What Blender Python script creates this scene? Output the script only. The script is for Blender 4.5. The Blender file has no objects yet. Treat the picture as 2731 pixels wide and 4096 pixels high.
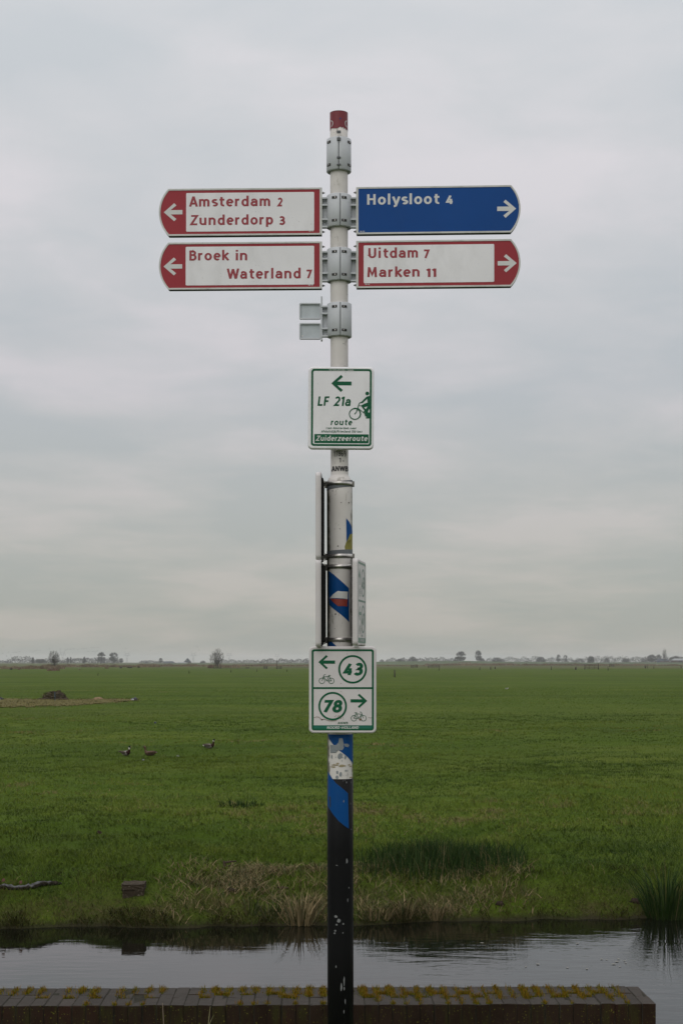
import bpy, bmesh, math, random
import numpy as np
from mathutils import Vector, Matrix

R = math.radians
rnd = random.Random(11)
rng = np.random.default_rng(5)
sc = bpy.context.scene
COL = sc.collection

# ------------------------------------------------------------------ camera
F = 6400.0            # focal length in photo pixels
CX, HY = 1365.5, 2648.0
EYE = 1.65            # eye height above the verge
WATER, FIELD = -1.65, -1.15
cd = bpy.data.cameras.new('camera')
cam = bpy.data.objects.new('camera', cd); COL.objects.link(cam); sc.camera = cam
cam.location = (0, 0, EYE); cam.rotation_euler = (R(90), 0, 0)
cd.sensor_fit = 'VERTICAL'; cd.sensor_height = 36.0; cd.sensor_width = 24.0
cd.lens = F / 4096 * 36.0
cd.shift_y = (HY - 2048) / 4096
cd.clip_start = 0.1; cd.clip_end = 40000

# ------------------------------------------------------------------ sky, sun, exposure
SUN_AZ, SUN_EL = R(205), R(42)        # behind the camera, a little to its left
world = bpy.data.worlds.new('World'); sc.world = world; world.use_nodes = True
W = world.node_tree; W.nodes.clear()
def wn(t, **k):
    n = W.nodes.new(t)
    for a, b in k.items(): setattr(n, a, b)
    return n
def wmath(op, a, b=None):
    n = wn('ShaderNodeMath', operation=op)
    for i, v in enumerate((a, b)):
        if v is None: continue
        if isinstance(v, (int, float)): n.inputs[i].default_value = v
        else: W.links.new(v, n.inputs[i])
    return n.outputs[0]
tc = wn('ShaderNodeTexCoord'); sep = wn('ShaderNodeSeparateXYZ'); W.links.new(tc.outputs['Generated'], sep.inputs[0])
zc = wmath('MAXIMUM', sep.outputs[2], 0.0)
den = wmath('ADD', zc, 0.13)
comb = wn('ShaderNodeCombineXYZ')
W.links.new(wmath('DIVIDE', sep.outputs[0], den), comb.inputs[0])
W.links.new(wmath('DIVIDE', sep.outputs[1], den), comb.inputs[1])
nz = wn('ShaderNodeTexNoise'); nz.inputs['Scale'].default_value = 1.25; nz.inputs['Detail'].default_value = 6; nz.inputs['Roughness'].default_value = 0.52
nz.inputs['Distortion'].default_value = 0.35
W.links.new(comb.outputs[0], nz.inputs['Vector'])
nz2 = wn('ShaderNodeTexNoise'); nz2.inputs['Scale'].default_value = 0.6; nz2.inputs['Detail'].default_value = 3
W.links.new(comb.outputs[0], nz2.inputs['Vector'])
nz3 = wn('ShaderNodeTexNoise'); nz3.inputs['Scale'].default_value = 3.6; nz3.inputs['Detail'].default_value = 5; nz3.inputs['Roughness'].default_value = 0.55; nz3.inputs['Distortion'].default_value = 0.5
W.links.new(comb.outputs[0], nz3.inputs['Vector'])
mixn = wmath('ADD', wmath('ADD', wmath('MULTIPLY', nz.outputs[0], 0.50), wmath('MULTIPLY', nz2.outputs[0], 0.28)), wmath('MULTIPLY', nz3.outputs[0], 0.22))
ramp = wn('ShaderNodeValToRGB'); ce = ramp.color_ramp.elements; ce.new(0.5)
for k_, (p_, c_) in enumerate(((0.42, (0.885, 0.93, 0.95, 1)), (0.495, (0.975, 0.99, 1.0, 1)), (0.575, (1.11, 1.075, 1.09, 1)))):
    ce[k_].position = p_; ce[k_].color = c_
W.links.new(mixn, ramp.inputs[0])
# overcast luminance: about three times as bright overhead as at the horizon
z2 = wmath('MULTIPLY', zc, zc)
lum = wmath('ADD', wmath('ADD', 0.375, wmath('MULTIPLY', zc, 1.30)), wmath('ADD', wmath('MULTIPLY', z2, -1.62), wmath('MULTIPLY', wmath('MULTIPLY', z2, zc), 1.07)))
warm = wn('ShaderNodeMix', data_type='RGBA')
warm.inputs[6].default_value = (1.05, 1.03, 0.91, 1); warm.inputs[7].default_value = (1.0, 1.0, 1.022, 1)
W.links.new(wmath('MINIMUM', wmath('MULTIPLY', zc, 6.0), 1.0), warm.inputs[0])
m1 = wn('ShaderNodeMix', data_type='RGBA', blend_type='MULTIPLY'); m1.inputs[0].default_value = 1
W.links.new(ramp.outputs[0], m1.inputs[6]); W.links.new(warm.outputs[2], m1.inputs[7])
vm = wn('ShaderNodeVectorMath', operation='SCALE'); W.links.new(m1.outputs[2], vm.inputs[0])
W.links.new(wmath('MULTIPLY', lum, 10.0), vm.inputs['Scale'])
sky = wn('ShaderNodeTexSky', sky_type='NISHITA', sun_disc=False, sun_elevation=SUN_EL, sun_rotation=SUN_AZ)
mx = wn('ShaderNodeMix', data_type='RGBA'); mx.inputs[0].default_value = 0.95
W.links.new(sky.outputs[0], mx.inputs[6]); W.links.new(vm.outputs[0], mx.inputs[7])
bg = wn('ShaderNodeBackground'); bg.inputs[1].default_value = 0.1; W.links.new(mx.outputs[2], bg.inputs[0])
wo = wn('ShaderNodeOutputWorld'); W.links.new(bg.outputs[0], wo.inputs[0])

sl = bpy.data.lights.new('sun', 'SUN'); sun = bpy.data.objects.new('sun', sl); COL.objects.link(sun)
sl.energy = 0.8; sl.angle = R(50); sl.color = (1, 0.96, 0.9)
sdir = Vector((math.sin(SUN_AZ) * math.cos(SUN_EL), math.cos(SUN_AZ) * math.cos(SUN_EL), math.sin(SUN_EL)))
sun.rotation_euler = sdir.to_track_quat('Z', 'Y').to_euler()
sc.view_settings.view_transform = 'Standard'; sc.view_settings.look = 'None'
sc.view_settings.exposure = 0.0; sc.view_settings.gamma = 1.0
sc.cycles.use_denoising = True
sc.cycles.max_bounces = 6; sc.cycles.volume_bounces = 1; sc.cycles.transparent_max_bounces = 8

# ------------------------------------------------------------------ materials
def srgb(r, g, b):
    f = lambda c: c / 12.92 if c <= 0.04045 else ((c + 0.055) / 1.055) ** 2.4
    return (f(r / 255), f(g / 255), f(b / 255))
class NT:
    def __init__(s, name):
        s.m = bpy.data.materials.new(name); s.m.use_nodes = True
        s.t = s.m.node_tree; s.p = s.t.nodes['Principled BSDF']
    def n(s, t, **k):
        n = s.t.nodes.new(t)
        for a, b in k.items(): setattr(n, a, b)
        return n
    def l(s, a, b): s.t.links.new(a, b)
    def math(s, op, a, b=None, clamp=False):
        n = s.n('ShaderNodeMath', operation=op, use_clamp=clamp)
        for i, v in enumerate((a, b)):
            if v is None: continue
            if isinstance(v, (int, float)): n.inputs[i].default_value = v
            else: s.l(v, n.inputs[i])
        return n.outputs[0]
    def co(s, kind='Object', scale=(1, 1, 1)):
        t = s.n('ShaderNodeTexCoord'); m = s.n('ShaderNodeMapping'); m.inputs['Scale'].default_value = scale
        s.l(t.outputs[kind], m.inputs[0]); return m.outputs[0]
    def noise(s, scale, detail=4, rough=0.55, vec=None, dist=0):
        n = s.n('ShaderNodeTexNoise'); n.inputs['Scale'].default_value = scale; n.inputs['Detail'].default_value = detail
        n.inputs['Roughness'].default_value = rough; n.inputs['Distortion'].default_value = dist
        s.l(vec if vec is not None else s.co(), n.inputs['Vector']); return n.outputs[0]
    def ramp(s, fac, stops):
        r = s.n('ShaderNodeValToRGB'); e = r.color_ramp.elements
        while len(e) < len(stops): e.new(0.5)
        for i, (p, c) in enumerate(stops):
            e[i].position = p; e[i].color = (*c, 1) if len(c) == 3 else c
        s.l(fac, r.inputs[0]); return r.outputs[0]
    def mix(s, fac, a, b, blend='MIX'):
        n = s.n('ShaderNodeMix', data_type='RGBA', blend_type=blend)
        for i, v in ((0, fac), (6, a), (7, b)):
            if isinstance(v, (int, float)): n.inputs[i].default_value = v
            elif isinstance(v, tuple): n.inputs[i].default_value = (*v[:3], 1)
            else: s.l(v, n.inputs[i])
        return n.outputs[2]
    def step(s, v, lo, hi):
        n = s.n('ShaderNodeMapRange'); n.inputs[1].default_value = lo; n.inputs[2].default_value = hi
        s.l(v, n.inputs[0]); return n.outputs[0]
    def col(s, c):
        if isinstance(c, tuple): s.p.inputs['Base Color'].default_value = (*c[:3], 1)
        else: s.l(c, s.p.inputs['Base Color'])
    def bump(s, h, strength=0.3, dist=0.01):
        b = s.n('ShaderNodeBump'); b.inputs['Strength'].default_value = strength; b.inputs['Distance'].default_value = dist
        s.l(h, b.inputs['Height']); s.l(b.outputs[0], s.p.inputs['Normal'])
    def rough(s, v, spec=0.5, metal=0):
        s.p.inputs['Roughness'].default_value = v; s.p.inputs['Specular IOR Level'].default_value = spec; s.p.inputs['Metallic'].default_value = metal

MATS = {}
def mat(name, c, rough=0.5, spec=0.4, var=0.12, scale=25, metal=0, bump=0.0, bscale=60, kind='Object'):
    if name in MATS: return MATS[name]
    N = NT(name)
    nf = N.noise(scale, 5, 0.6, N.co(kind))
    lo = tuple(x * (1 - var) for x in c); hi = tuple(min(1, x * (1 + var)) for x in c)
    N.col(N.ramp(nf, [(0.3, lo), (0.7, hi)])); N.rough(rough, spec, metal)
    if bump: N.bump(N.noise(bscale, 5, 0.6, N.co(kind)), bump, 0.004)
    MATS[name] = N.m; return N.m

def weathered(name, c, dirt=(0.22, 0.21, 0.17), amount=0.55, rough=0.4, scale=9, spots=90, spec=0.3):
    """sign film or paint: faint clouds of grime and small dark specks"""
    if name in MATS: return MATS[name]
    N = NT(name)
    a = N.step(N.noise(scale, 6, 0.65, N.co('Object', (1, 1, 0.45))), 0.48, 0.78)
    sp = N.step(N.noise(spots, 3, 0.6), 0.69, 0.74)
    base = N.ramp(N.noise(4, 3), [(0.3, tuple(x * .94 for x in c)), (0.7, tuple(min(1, x * 1.04) for x in c))])
    k = N.mix(N.math('MULTIPLY', a, amount * 0.45), base, dirt)
    N.col(N.mix(N.math('MULTIPLY', sp, amount * 0.7), k, tuple(x * .45 for x in dirt))); N.rough(rough, spec)
    MATS[name] = N.m; return N.m

WHITE = weathered('sign_white', (0.80, 0.79, 0.80), amount=0.5)
WHITE_OLD = weathered('sign_white_old', (0.63, 0.60, 0.59), dirt=(0.36, 0.29, 0.22), amount=0.6)
RED = weathered('sign_red', (0.315, 0.036, 0.046), dirt=(0.12, 0.04, 0.04), amount=0.3, spec=.2)
RED_TXT = mat('print_red', (0.30, 0.035, 0.045), 0.4)
BLUE = weathered('sign_blue', (0.006, 0.062, 0.245), dirt=(0.02, 0.05, 0.15), amount=0.3, spec=.15)
GREEN = mat('print_green', (0.006, 0.095, 0.042), 0.45, .2, var=0.15, scale=6)
GREEN_SHEEN = mat('print_green_sheen', (0.10, 0.20, 0.15), 0.4, var=0.15, scale=6)  # paler than the other green: grazing sheen is put into the colour
GREEN_BAND = mat('print_green_band', (0.012, 0.13, 0.085), 0.4, var=0.2, scale=8)
TXT_WHITE = mat('print_white', (0.62, 0.62, 0.6), 0.4, var=0.04)
TXT_BLACK = mat('print_black', (0.03, 0.03, 0.032), 0.5)
ALU = weathered('bracket_aluminium', (0.53, 0.55, 0.57), dirt=(0.22, 0.23, 0.22), amount=0.4, rough=0.45, scale=14)
RIM = weathered('sign_rim', (0.58, 0.58, 0.55), dirt=(0.12, 0.13, 0.09), amount=0.75, rough=0.5, scale=20)
DARK = mat('recess_shade_and_back', (0.02, 0.02, 0.018), 0.7)  # paints the shade in clamp gaps and slots; also the dark sign backs
STEEL = mat('stainless_steel', (0.50, 0.48, 0.45), 0.36, metal=.85, var=0.35, scale=30)
RUBBER = mat('grey_rubber', (0.13, 0.14, 0.15), 0.7)
STICK_BLUE = weathered('sticker_blue', (0.004, 0.062, 0.22), dirt=(0.05, 0.08, 0.14), amount=0.4, spec=.12)
STICK_RED = mat('sticker_red', (0.27, 0.045, 0.03), 0.5)
STICK_YELLOW = mat('sticker_yellow', (0.22, 0.20, 0.04), 0.6)
STICK_TAN = mat('sticker_glue', (0.30, 0.25, 0.15), 0.8)
CHIP_GREY = mat('bare_zinc', (0.22, 0.24, 0.25), 0.5)
CHIP_PALE = mat('chipped_paint', (0.19, 0.195, 0.195), 0.7, .1)

# ------------------------------------------------------------------ small mesh tools
def link(o, parent=None):
    COL.objects.link(o)
    if parent is not None: o.parent = parent
    return o
def mesh_obj(name, verts, faces, m, parent=None, smooth=False):
    me = bpy.data.meshes.new(name); me.from_pydata([tuple(v) for v in verts], [], faces)
    if m is not None: me.materials.append(m)
    if smooth:
        me.polygons.foreach_set('use_smooth', [True] * len(me.polygons))
    me.update()
    return link(bpy.data.objects.new(name, me), parent)
def bm_obj(name, bm, m, parent=None, smooth=False):
    me = bpy.data.meshes.new(name); bm.to_mesh(me); bm.free()
    for x in (m if isinstance(m, (list, tuple)) else [m]): me.materials.append(x)
    if smooth: me.polygons.foreach_set('use_smooth', [True] * len(me.polygons))
    return link(bpy.data.objects.new(name, me), parent)
def empty(name, loc=(0, 0, 0), parent=None, rz=0):
    o = bpy.data.objects.new(name, None); o.location = loc; o.rotation_euler = (0, 0, rz); o.empty_display_size = 0.1
    return link(o, parent)
def tag(o, label=None, cat=None, group=None, kind=None):
    if label: o['label'] = label
    if cat: o['category'] = cat
    if group: o['group'] = group
    if kind: o['kind'] = kind
    return o
def place(o, loc=None, rot=None, scale=None):
    if loc is not None: o.location = loc
    if rot is not None: o.rotation_euler = rot
    if scale is not None: o.scale = scale if not isinstance(scale, (int, float)) else (scale,) * 3
    return o
def copy_tree(o, parent=None):
    c = o.copy(); link(c); c.parent = parent
    for ch in list(o.children): copy_tree(ch, c)
    return c
def bm_box(bm, c, s, rot=None):
    r = bmesh.ops.create_cube(bm, size=1.0)
    M = Matrix.Translation(c) @ (rot.to_4x4() if rot else Matrix()) @ Matrix.Diagonal((*s, 1))
    bmesh.ops.transform(bm, matrix=M, verts=r['verts']); return r['verts']
def box(name, c, s, m, parent=None, bevel=0.0, rot=None, seg=1):
    bm = bmesh.new(); bm_box(bm, c, s, rot)
    if bevel: bmesh.ops.bevel(bm, geom=bm.edges[:], offset=bevel, segments=seg, affect='EDGES', profile=0.6)
    return bm_obj(name, bm, m, parent)
def tube_data(pts, rad, n=6, cap=True):
    """one continuous tube through pts; rad is a list"""
    pts = [Vector(p) for p in pts]; V = []; Fc = []
    up = Vector((0.13, 0.31, 0.94))
    for i, p in enumerate(pts):
        t = (pts[min(i + 1, len(pts) - 1)] - pts[max(i - 1, 0)]).normalized()
        a = t.cross(up)
        if a.length < 1e-3: a = t.cross(Vector((1, 0, 0)))
        a.normalize(); b = t.cross(a)
        for k in range(n):
            w = 2 * math.pi * k / n
            V.append(p + (a * math.cos(w) + b * math.sin(w)) * rad[i])
    for i in range(len(pts) - 1):
        for k in range(n):
            k2 = (k + 1) % n
            Fc.append((i * n + k, i * n + k2, (i + 1) * n + k2, (i + 1) * n + k))
    if cap:
        Fc.append(tuple(range(n))[::-1]); Fc.append(tuple((len(pts) - 1) * n + k for k in range(n)))
    return V, Fc
def tube(name, pts, rad, m, parent=None, n=8):
    if isinstance(rad, (int, float)): rad = [rad] * len(pts)
    v, f = tube_data(pts, rad, n); return mesh_obj(name, v, f, m, parent, True)
def join_data(parts):
    V = []; Fc = []
    for v, f in parts:
        o = len(V); V += list(v); Fc += [tuple(i + o for i in q) for q in f]
    return V, Fc
def plate(name, pts, y, t, m, parent):
    """flat sheet in the local xz-plane; front face looks along -y, at depth y, t thick"""
    bm = bmesh.new()
    f = bm.faces.new([bm.verts.new((p[0], y, p[1])) for p in pts])
    bm.normal_update()
    if f.normal.y > 0: f.normal_flip()
    r = bmesh.ops.extrude_face_region(bm, geom=[f])
    vs = [g for g in r['geom'] if isinstance(g, bmesh.types.BMVert)]
    bmesh.ops.translate(bm, verts=vs, vec=(0, -t, 0))
    bmesh.ops.recalc_face_normals(bm, faces=bm.faces[:])
    return bm_obj(name, bm, m, parent)
def ring_plate(name, outer, inner, y, t, m, parent):
    n = len(outer); V = []; Fc = []
    for yy in (y, y - t):
        V += [(p[0], yy, p[1]) for p in outer] + [(p[0], yy, p[1]) for p in inner]
    for i in range(n):
        j = (i + 1) % n
        Fc += [(2 * n + i, 2 * n + j, 3 * n + j, 3 * n + i), (i, j, 2 * n + j, 2 * n + i), (n + i, n + j, 3 * n + j, 3 * n + i), (i, j, n + j, n + i)]
    bm = bmesh.new(); vv = [bm.verts.new(v) for v in V]
    for q in Fc: bm.faces.new([vv[i] for i in q])
    bmesh.ops.recalc_face_normals(bm, faces=bm.faces[:])
    return bm_obj(name, bm, m, parent)
def rrect(x0, x1, z0, z1, r, n=6):
    P = []
    for cx, cz, a in ((x1 - r, z1 - r, 0), (x0 + r, z1 - r, 90), (x0 + r, z0 + r, 180), (x1 - r, z0 + r, 270)):
        for i in range(n + 1):
            w = R(a + 90 * i / n); P.append((cx + r * math.cos(w), cz + r * math.sin(w)))
    return P
def ellipse(cx, cz, rx, rz=None, n=40):
    rz = rz or rx
    return [(cx + rx * math.cos(2 * math.pi * i / n), cz + rz * math.sin(2 * math.pi * i / n)) for i in range(n)]

# ------------------------------------------------------------------ a stroke alphabet for the signs
def arc(cx, cy, rx, ry, a0, a1, n=12):
    return [(cx + rx * math.cos(R(a0 + (a1 - a0) * i / n)), cy + ry * math.sin(R(a0 + (a1 - a0) * i / n))) for i in range(n + 1)]
X = 0.74
def arch(x0, x1, top=X - .08):
    m = (x0 + x1) / 2; return [(x0, .44)] + arc(m, top - .19, (x1 - x0) / 2, .19, 180, 0) + [(x1, 0)]
G = {
 'a': ([[(.07, .60)] + arc(.26, .46, .20, .20, 140, 0) + [(.46, 0)], [(.46, .41), (.27, .41)] + arc(.24, .245, .165, .165, 90, 270) + [(.46, .17)]], .62),
 'd': ([arc(.28, .36, .20, .29, 0, 360, 22), [(.48, 0), (.48, 1.04)]], .64),
 'e': ([[(.09, .37), (.49, .37)], arc(.285, .365, .205, .295, 0, 312, 20)], .60),
 'f': ([[(.17, 0), (.17, .8)] + arc(.33, .8, .16, .18, 180, 75), [(.02, .66), (.38, .66)]], .42),
 'i': ([[(.1, 0), (.1, X)], [(.1, .88), (.1, 1.05)]], .28),
 'j': ([[(.12, X), (.12, -.1)] + arc(-.03, -.1, .15, .13, 0, -90), [(.12, .88), (.12, 1.05)]], .28),
 'k': ([[(.09, 0), (.09, 1.04)], [(.49, X), (.13, .37)], [(.2, .42), (.5, 0)]], .56),
 'l': ([[(.1, 0), (.1, 1.04)]], .28),
 'm': ([[(.09, 0), (.09, X)], arch(.09, .42), arch(.42, .75)], .93),
 'n': ([[(.09, 0), (.09, X)], arch(.09, .48)], .66),
 'o': ([arc(.29, .37, .21, .29, 0, 360, 24)], .64),
 'p': ([arc(.30, .37, .20, .29, 0, 360, 22), [(.09, -.24), (.09, X)]], .64),
 'r': ([[(.09, 0), (.09, X)], [(.09, .42)] + arc(.31, .44, .22, .22, 180, 80)], .44),
 's': ([arc(.25, .50, .165, .15, 35, 190, 10) + [(.13, .42), (.37, .31)] + arc(.25, .235, .16, .155, 20, -140, 10)], .50),
 't': ([[(.19, .93), (.19, .26)] + arc(.35, .25, .16, .17, 180, 290, 8), [(.03, .66), (.42, .66)]], .48),
 'u': ([[(.09, X)] + [(x, X - y) for x, y in arch(.09, .48)[:-1]][1:] + [(.48, X)], [(.48, 0), (.48, X)]], .66),
 'v': ([[(.04, X), (.26, .0), (.48, X)]], .56), 'w': ([[(.04, X), (.2, 0), (.36, X), (.52, 0), (.68, X)]], .76),
 'y': ([[(.04, X), (.27, .03)], [(.5, X), (.25, -.08)] + arc(.10, -.03, .15, .14, -20, -95, 5)], .58),
 'z': ([[(.05, .66), (.43, .66), (.05, .08), (.45, .08)]], .54),
 'A': ([[(.04, 0), (.31, 1.0)], [(.31, 1.0), (.58, 0)], [(.14, .30), (.48, .30)]], .66),
 'B': ([[(.1, 0), (.1, 1)], [(.1, .92), (.28, .92)] + arc(.28, .735, .18, .185, 90, -90) + [(.1, .55)], [(.28, .55)] + arc(.30, .315, .20, .235, 90, -90) + [(.1, .08)]], .62),
 'D': ([[(.1, 0), (.1, 1)], [(.1, .92), (.25, .92)] + arc(.25, .5, .30, .42, 90, -90) + [(.1, .08)]], .68),
 'E': ([[(.1, 0), (.1, 1)], [(.1, .92), (.5, .92)], [(.1, .52), (.45, .52)], [(.1, .08), (.5, .08)]], .58),
 'F': ([[(.1, 0), (.1, 1)], [(.1, .92), (.5, .92)], [(.1, .5), (.45, .5)]], .54),
 'H': ([[(.1, 0), (.1, 1)], [(.56, 0), (.56, 1)], [(.1, .52), (.56, .52)]], .74),
 'I': ([[(.1, 0), (.1, 1)]], .28),
 'L': ([[(.1, 0), (.1, 1)], [(.1, .08), (.5, .08)]], .56),
 'M': ([[(.09, 0), (.14, 1)], [(.14, .96), (.38, .25), (.62, .96)], [(.62, 1), (.67, 0)]], .84),
 'N': ([[(.1, 0), (.1, 1)], [(.1, .96), (.56, .04)], [(.56, 0), (.56, 1)]], .74),
 'O': ([arc(.36, .5, .28, .43, 0, 360, 26)], .76),
 'P': ([[(.1, 0), (.1, 1)], [(.1, .92), (.28, .92)] + arc(.28, .69, .2, .23, 90, -90) + [(.1, .46)]], .58),
 'R': ([[(.1, 0), (.1, 1)], [(.1, .92), (.28, .92)] + arc(.28, .70, .19, .22, 90, -90) + [(.1, .48)], [(.27, .46), (.54, 0)]], .62),
 'S': ([arc(.29, .70, .2, .22, 40, 190, 10) + [(.15, .57), (.43, .42)] + arc(.29, .30, .2, .22, 20, -140, 10)], .58),
 'T': ([[(.3, 0), (.3, .92)], [(.03, .92), (.57, .92)]], .62),
 'U': ([[(.1, 1), (.1, .32)] + arc(.33, .32, .23, .24, 180, 360) + [(.56, 1)]], .74),
 'W': ([[(.04, 1), (.24, .02)], [(.24, .02), (.46, .95)], [(.46, .95), (.68, .02)], [(.68, .02), (.88, 1)]], .96),
 'Z': ([[(.05, .92), (.53, .92), (.06, .08), (.55, .08)]], .64),
 '0': ([arc(.29, .5, .21, .42, 0, 360, 24)], .62),
 '1': ([[(.05, .78), (.25, .95)], [(.25, 0), (.25, 1)]], .42),
 '2': ([arc(.27, .69, .20, .24, 155, -25, 12) + [(.07, .08), (.51, .08)]], .58),
 '3': ([arc(.25, .73, .18, .20, 150, -90, 12), [(.16, .53), (.27, .53)] + arc(.25, .30, .22, .23, 85, -150, 12)], .58),
 '4': ([[(.55, .25), (.07, .25), (.36, .96)], [(.40, 0), (.40, .58)]], .62),
 '5': ([[(.48, .92), (.14, .92), (.11, .54)] + arc(.26, .31, .22, .24, 110, -150, 12)], .58),
 '6': ([arc(.29, .31, .2, .24, 0, 360, 20), [(.09, .33)] + arc(.33, .5, .24, .44, 180, 85, 10)], .60),
 '7': ([[(.05, .92), (.51, .92), (.2, 0)]], .58),
 '8': ([arc(.28, .72, .17, .20, 0, 360, 20), arc(.28, .30, .21, .23, 0, 360, 20)], .60),
 '9': ([arc(.29, .69, .2, .24, 0, 360, 20), [(.49, .67)] + arc(.25, .5, .24, .44, 0, -95, 10)], .60),
 '-': ([[(.05, .42), (.35, .42)]], .42), '/': ([[(.04, -.1), (.4, 1.05)]], .46), '|': ([[(.1, -.1), (.1, 1.05)]], .3),
 '(': ([arc(.42, .42, .34, .66, 140, 220, 8)], .32), ')': ([arc(-.12, .42, .34, .66, -40, 40, 8)], .32),
 '.': ([[(.08, 0), (.08, .15)]], .24),
}
def ribbon(pts, t, closed):
    """flat mitred stroke; returns left and right outline"""
    n = len(pts); Lf = []; Rt = []
    P = [Vector(p) for p in pts]
    for i in range(n):
        if closed:
            a = P[i - 1] if i else P[n - 2]; b = P[(i + 1) % n] if i < n - 1 else P[1]
            d0 = (P[i] - a).normalized(); d1 = (b - P[i]).normalized()
        else:
            d0 = (P[i] - P[i - 1]).normalized() if i else (P[1] - P[0]).normalized()
            d1 = (P[i + 1] - P[i]).normalized() if i < n - 1 else d0
        nn = Vector((-d0.y - d1.y, d0.x + d1.x))
        if nn.length < 1e-4: nn = Vector((-d0.y, d0.x))
        nn.normalize(); c = max(0.45, nn.dot(Vector((-d0.y, d0.x))))
        Lf.append(P[i] + nn * t / 2 / c); Rt.append(P[i] - nn * t / 2 / c)
    return Lf, Rt
GLY = {}
def glyph(ch, t, shear):
    """list of strokes as (left, right) outlines; extents in cap-height units"""
    k = (ch, t, shear)
    if k not in GLY:
        out = []
        for s in G[ch][0]:
            closed = len(s) > 4 and (Vector(s[0]) - Vector(s[-1])).length < 1e-4
            l, r = ribbon(s, t, closed)
            out.append(([Vector((p.x + shear * p.y, p.y)) for p in l], [Vector((p.x + shear * p.y, p.y)) for p in r]))
        GLY[k] = out
    return GLY[k]
GME = {}
def glyph_mesh(ch, t, shear):
    k = (ch, t, shear)
    if k not in GME:
        V = []; Fc = []
        for si, (l, r) in enumerate(glyph(ch, t, shear)):
            o = len(V); y = -0.0002 * si
            for a, b in zip(l, r): V += [(a.x, y, a.y), (b.x, y, b.y)]
            for i in range(len(l) - 1): Fc.append((o + 2 * i, o + 2 * i + 1, o + 2 * i + 3, o + 2 * i + 2))
        me = bpy.data.meshes.new('letter'); me.from_pydata(V, [], Fc)
        bm = bmesh.new(); bm.from_mesh(me)
        for f in bm.faces:
            f.normal_update()
            if f.normal.y > 0: f.normal_flip()
        bm.to_mesh(me); bm.free(); GME[k] = me
    return GME[k]
def text(parent, s, x0, x1, base, cap, y, m, t=.17, shear=0, track=.05, split=True, slope=0.0, bend=None, name='letter'):
    """set s between x0 and x1; per-letter objects, or one joined part for print too small to pick apart"""
    adv = []; w = 0
    for ch in s:
        adv.append(w); w += (.30 if ch == ' ' else G[ch][1]) + track
    first = min(p.x for l, r in glyph(s[0], t, shear) for p in l + r)
    last = max(p.x for l, r in glyph(s[-1], t, shear) for p in l + r) + adv[-1]
    sx = (x1 - x0) / (last - first)
    V = []; Fc = []
    for ch, a in zip(s, adv):
        if ch == ' ': continue
        xx = x0 + (a - first) * sx
        if split:
            me = glyph_mesh(ch, t, shear)
            if not me.materials: me.materials.append(m)
            o = bpy.data.objects.new(name, me); link(o, parent)
            if me.materials[0] != m:
                o.material_slots[0].link = 'OBJECT'; o.material_slots[0].material = m
            o.location = (xx, y, base + slope * (xx - x0)); o.scale = (sx, 1.0, cap)
        else:
            for si, (l, r) in enumerate(glyph(ch, t, shear)):
                o = len(V)
                for p, q in zip(l, r):
                    for z in (p, q): V.append((xx + z.x * sx, y - 0.0001 * si, base + z.y * cap))
                for i in range(len(l) - 1): Fc.append((o + 2 * i, o + 2 * i + 1, o + 2 * i + 3, o + 2 * i + 2))
    if not split:
        if bend: V = [bend(v) for v in V]
        o = mesh_obj('lettering' if name == 'letter' else name, V, Fc, m, parent); o['kind'] = 'stuff'; return o
def arrow_pts(tip, k, dirx=-1):
    P = [(0, 0), (82, 71), (99, 53), (54, 17), (147, 17), (147, -17), (54, -17), (99, -53), (82, -71)]
    return [(tip[0] - dirx * p[0] * k, tip[1] + p[1] * k) for p in P]
def bike(parent, cx, cz, s, y, m, flip=1, name='bicycle_symbol'):
    """line bicycle, unit = wheel-centre distance; handlebar on the -x side"""
    st = []
    for wx in (-.5, .5): st.append((arc(wx, 0, .295, .295, 0, 360, 24), True))
    for q in ([(-.5, 0), (-.28, .62), (-.2, .66), (-.1, .65)], [(-.34, .42), (.3, .47)], [(-.33, .40), (.02, 0), (.5, 0), (.3, .47)], [(.02, 0), (.27, .57)], [(.17, .585), (.44, .585)]):
        st.append((q, False))
    V = []; Fc = []
    for si, (q, c) in enumerate(st):
        l, r = ribbon(q, .058, c); o = len(V)
        for a, b in zip(l, r):
            for z in (a, b): V.append((cx + flip * z.x * s, y - .0001 * si, cz + z.y * s))
        for i in range(len(l) - 1): Fc.append((o + 2 * i, o + 2 * i + 1, o + 2 * i + 3, o + 2 * i + 2))
    o = mesh_obj(name, V, Fc, m, parent); o['kind'] = 'stuff'; return o

# ------------------------------------------------------------------ terrain function
def vnoise(x, y, seed=0):
    x = np.asarray(x, float); y = np.asarray(y, float)
    xi = np.floor(x).astype(np.int64); yi = np.floor(y).astype(np.int64); xf = x - xi; yf = y - yi
    def h(a, b):
        n = (a * 374761393 + b * 668265263 + seed * 982451653) & 0x7fffffff
        n = ((n ^ (n >> 13)) * 1274126177) & 0x7fffffff
        return ((n ^ (n >> 16)) & 0xffff) / 65535.0
    u = xf * xf * (3 - 2 * xf); v = yf * yf * (3 - 2 * yf)
    return (h(xi, yi) * (1 - u) + h(xi + 1, yi) * u) * (1 - v) + (h(xi, yi + 1) * (1 - u) + h(xi + 1, yi + 1) * u) * v
def shore(x):
    x = np.asarray(x, float)
    t = np.clip((x + 4.3) / 8.6, -0.5, 1.5)
    return 19.75 + 1.05 * t - 0.35 * (t * (1 - t)) + 0.34 * (vnoise(x * 0.9, x * 0 + 3, 1) - .5) + 0.20 * (vnoise(x * 3.1, x * 0 + 7, 2) - .5) + 0.09 * (vnoise(x * 9.0, x * 0 + 5, 6) - .5)
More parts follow.
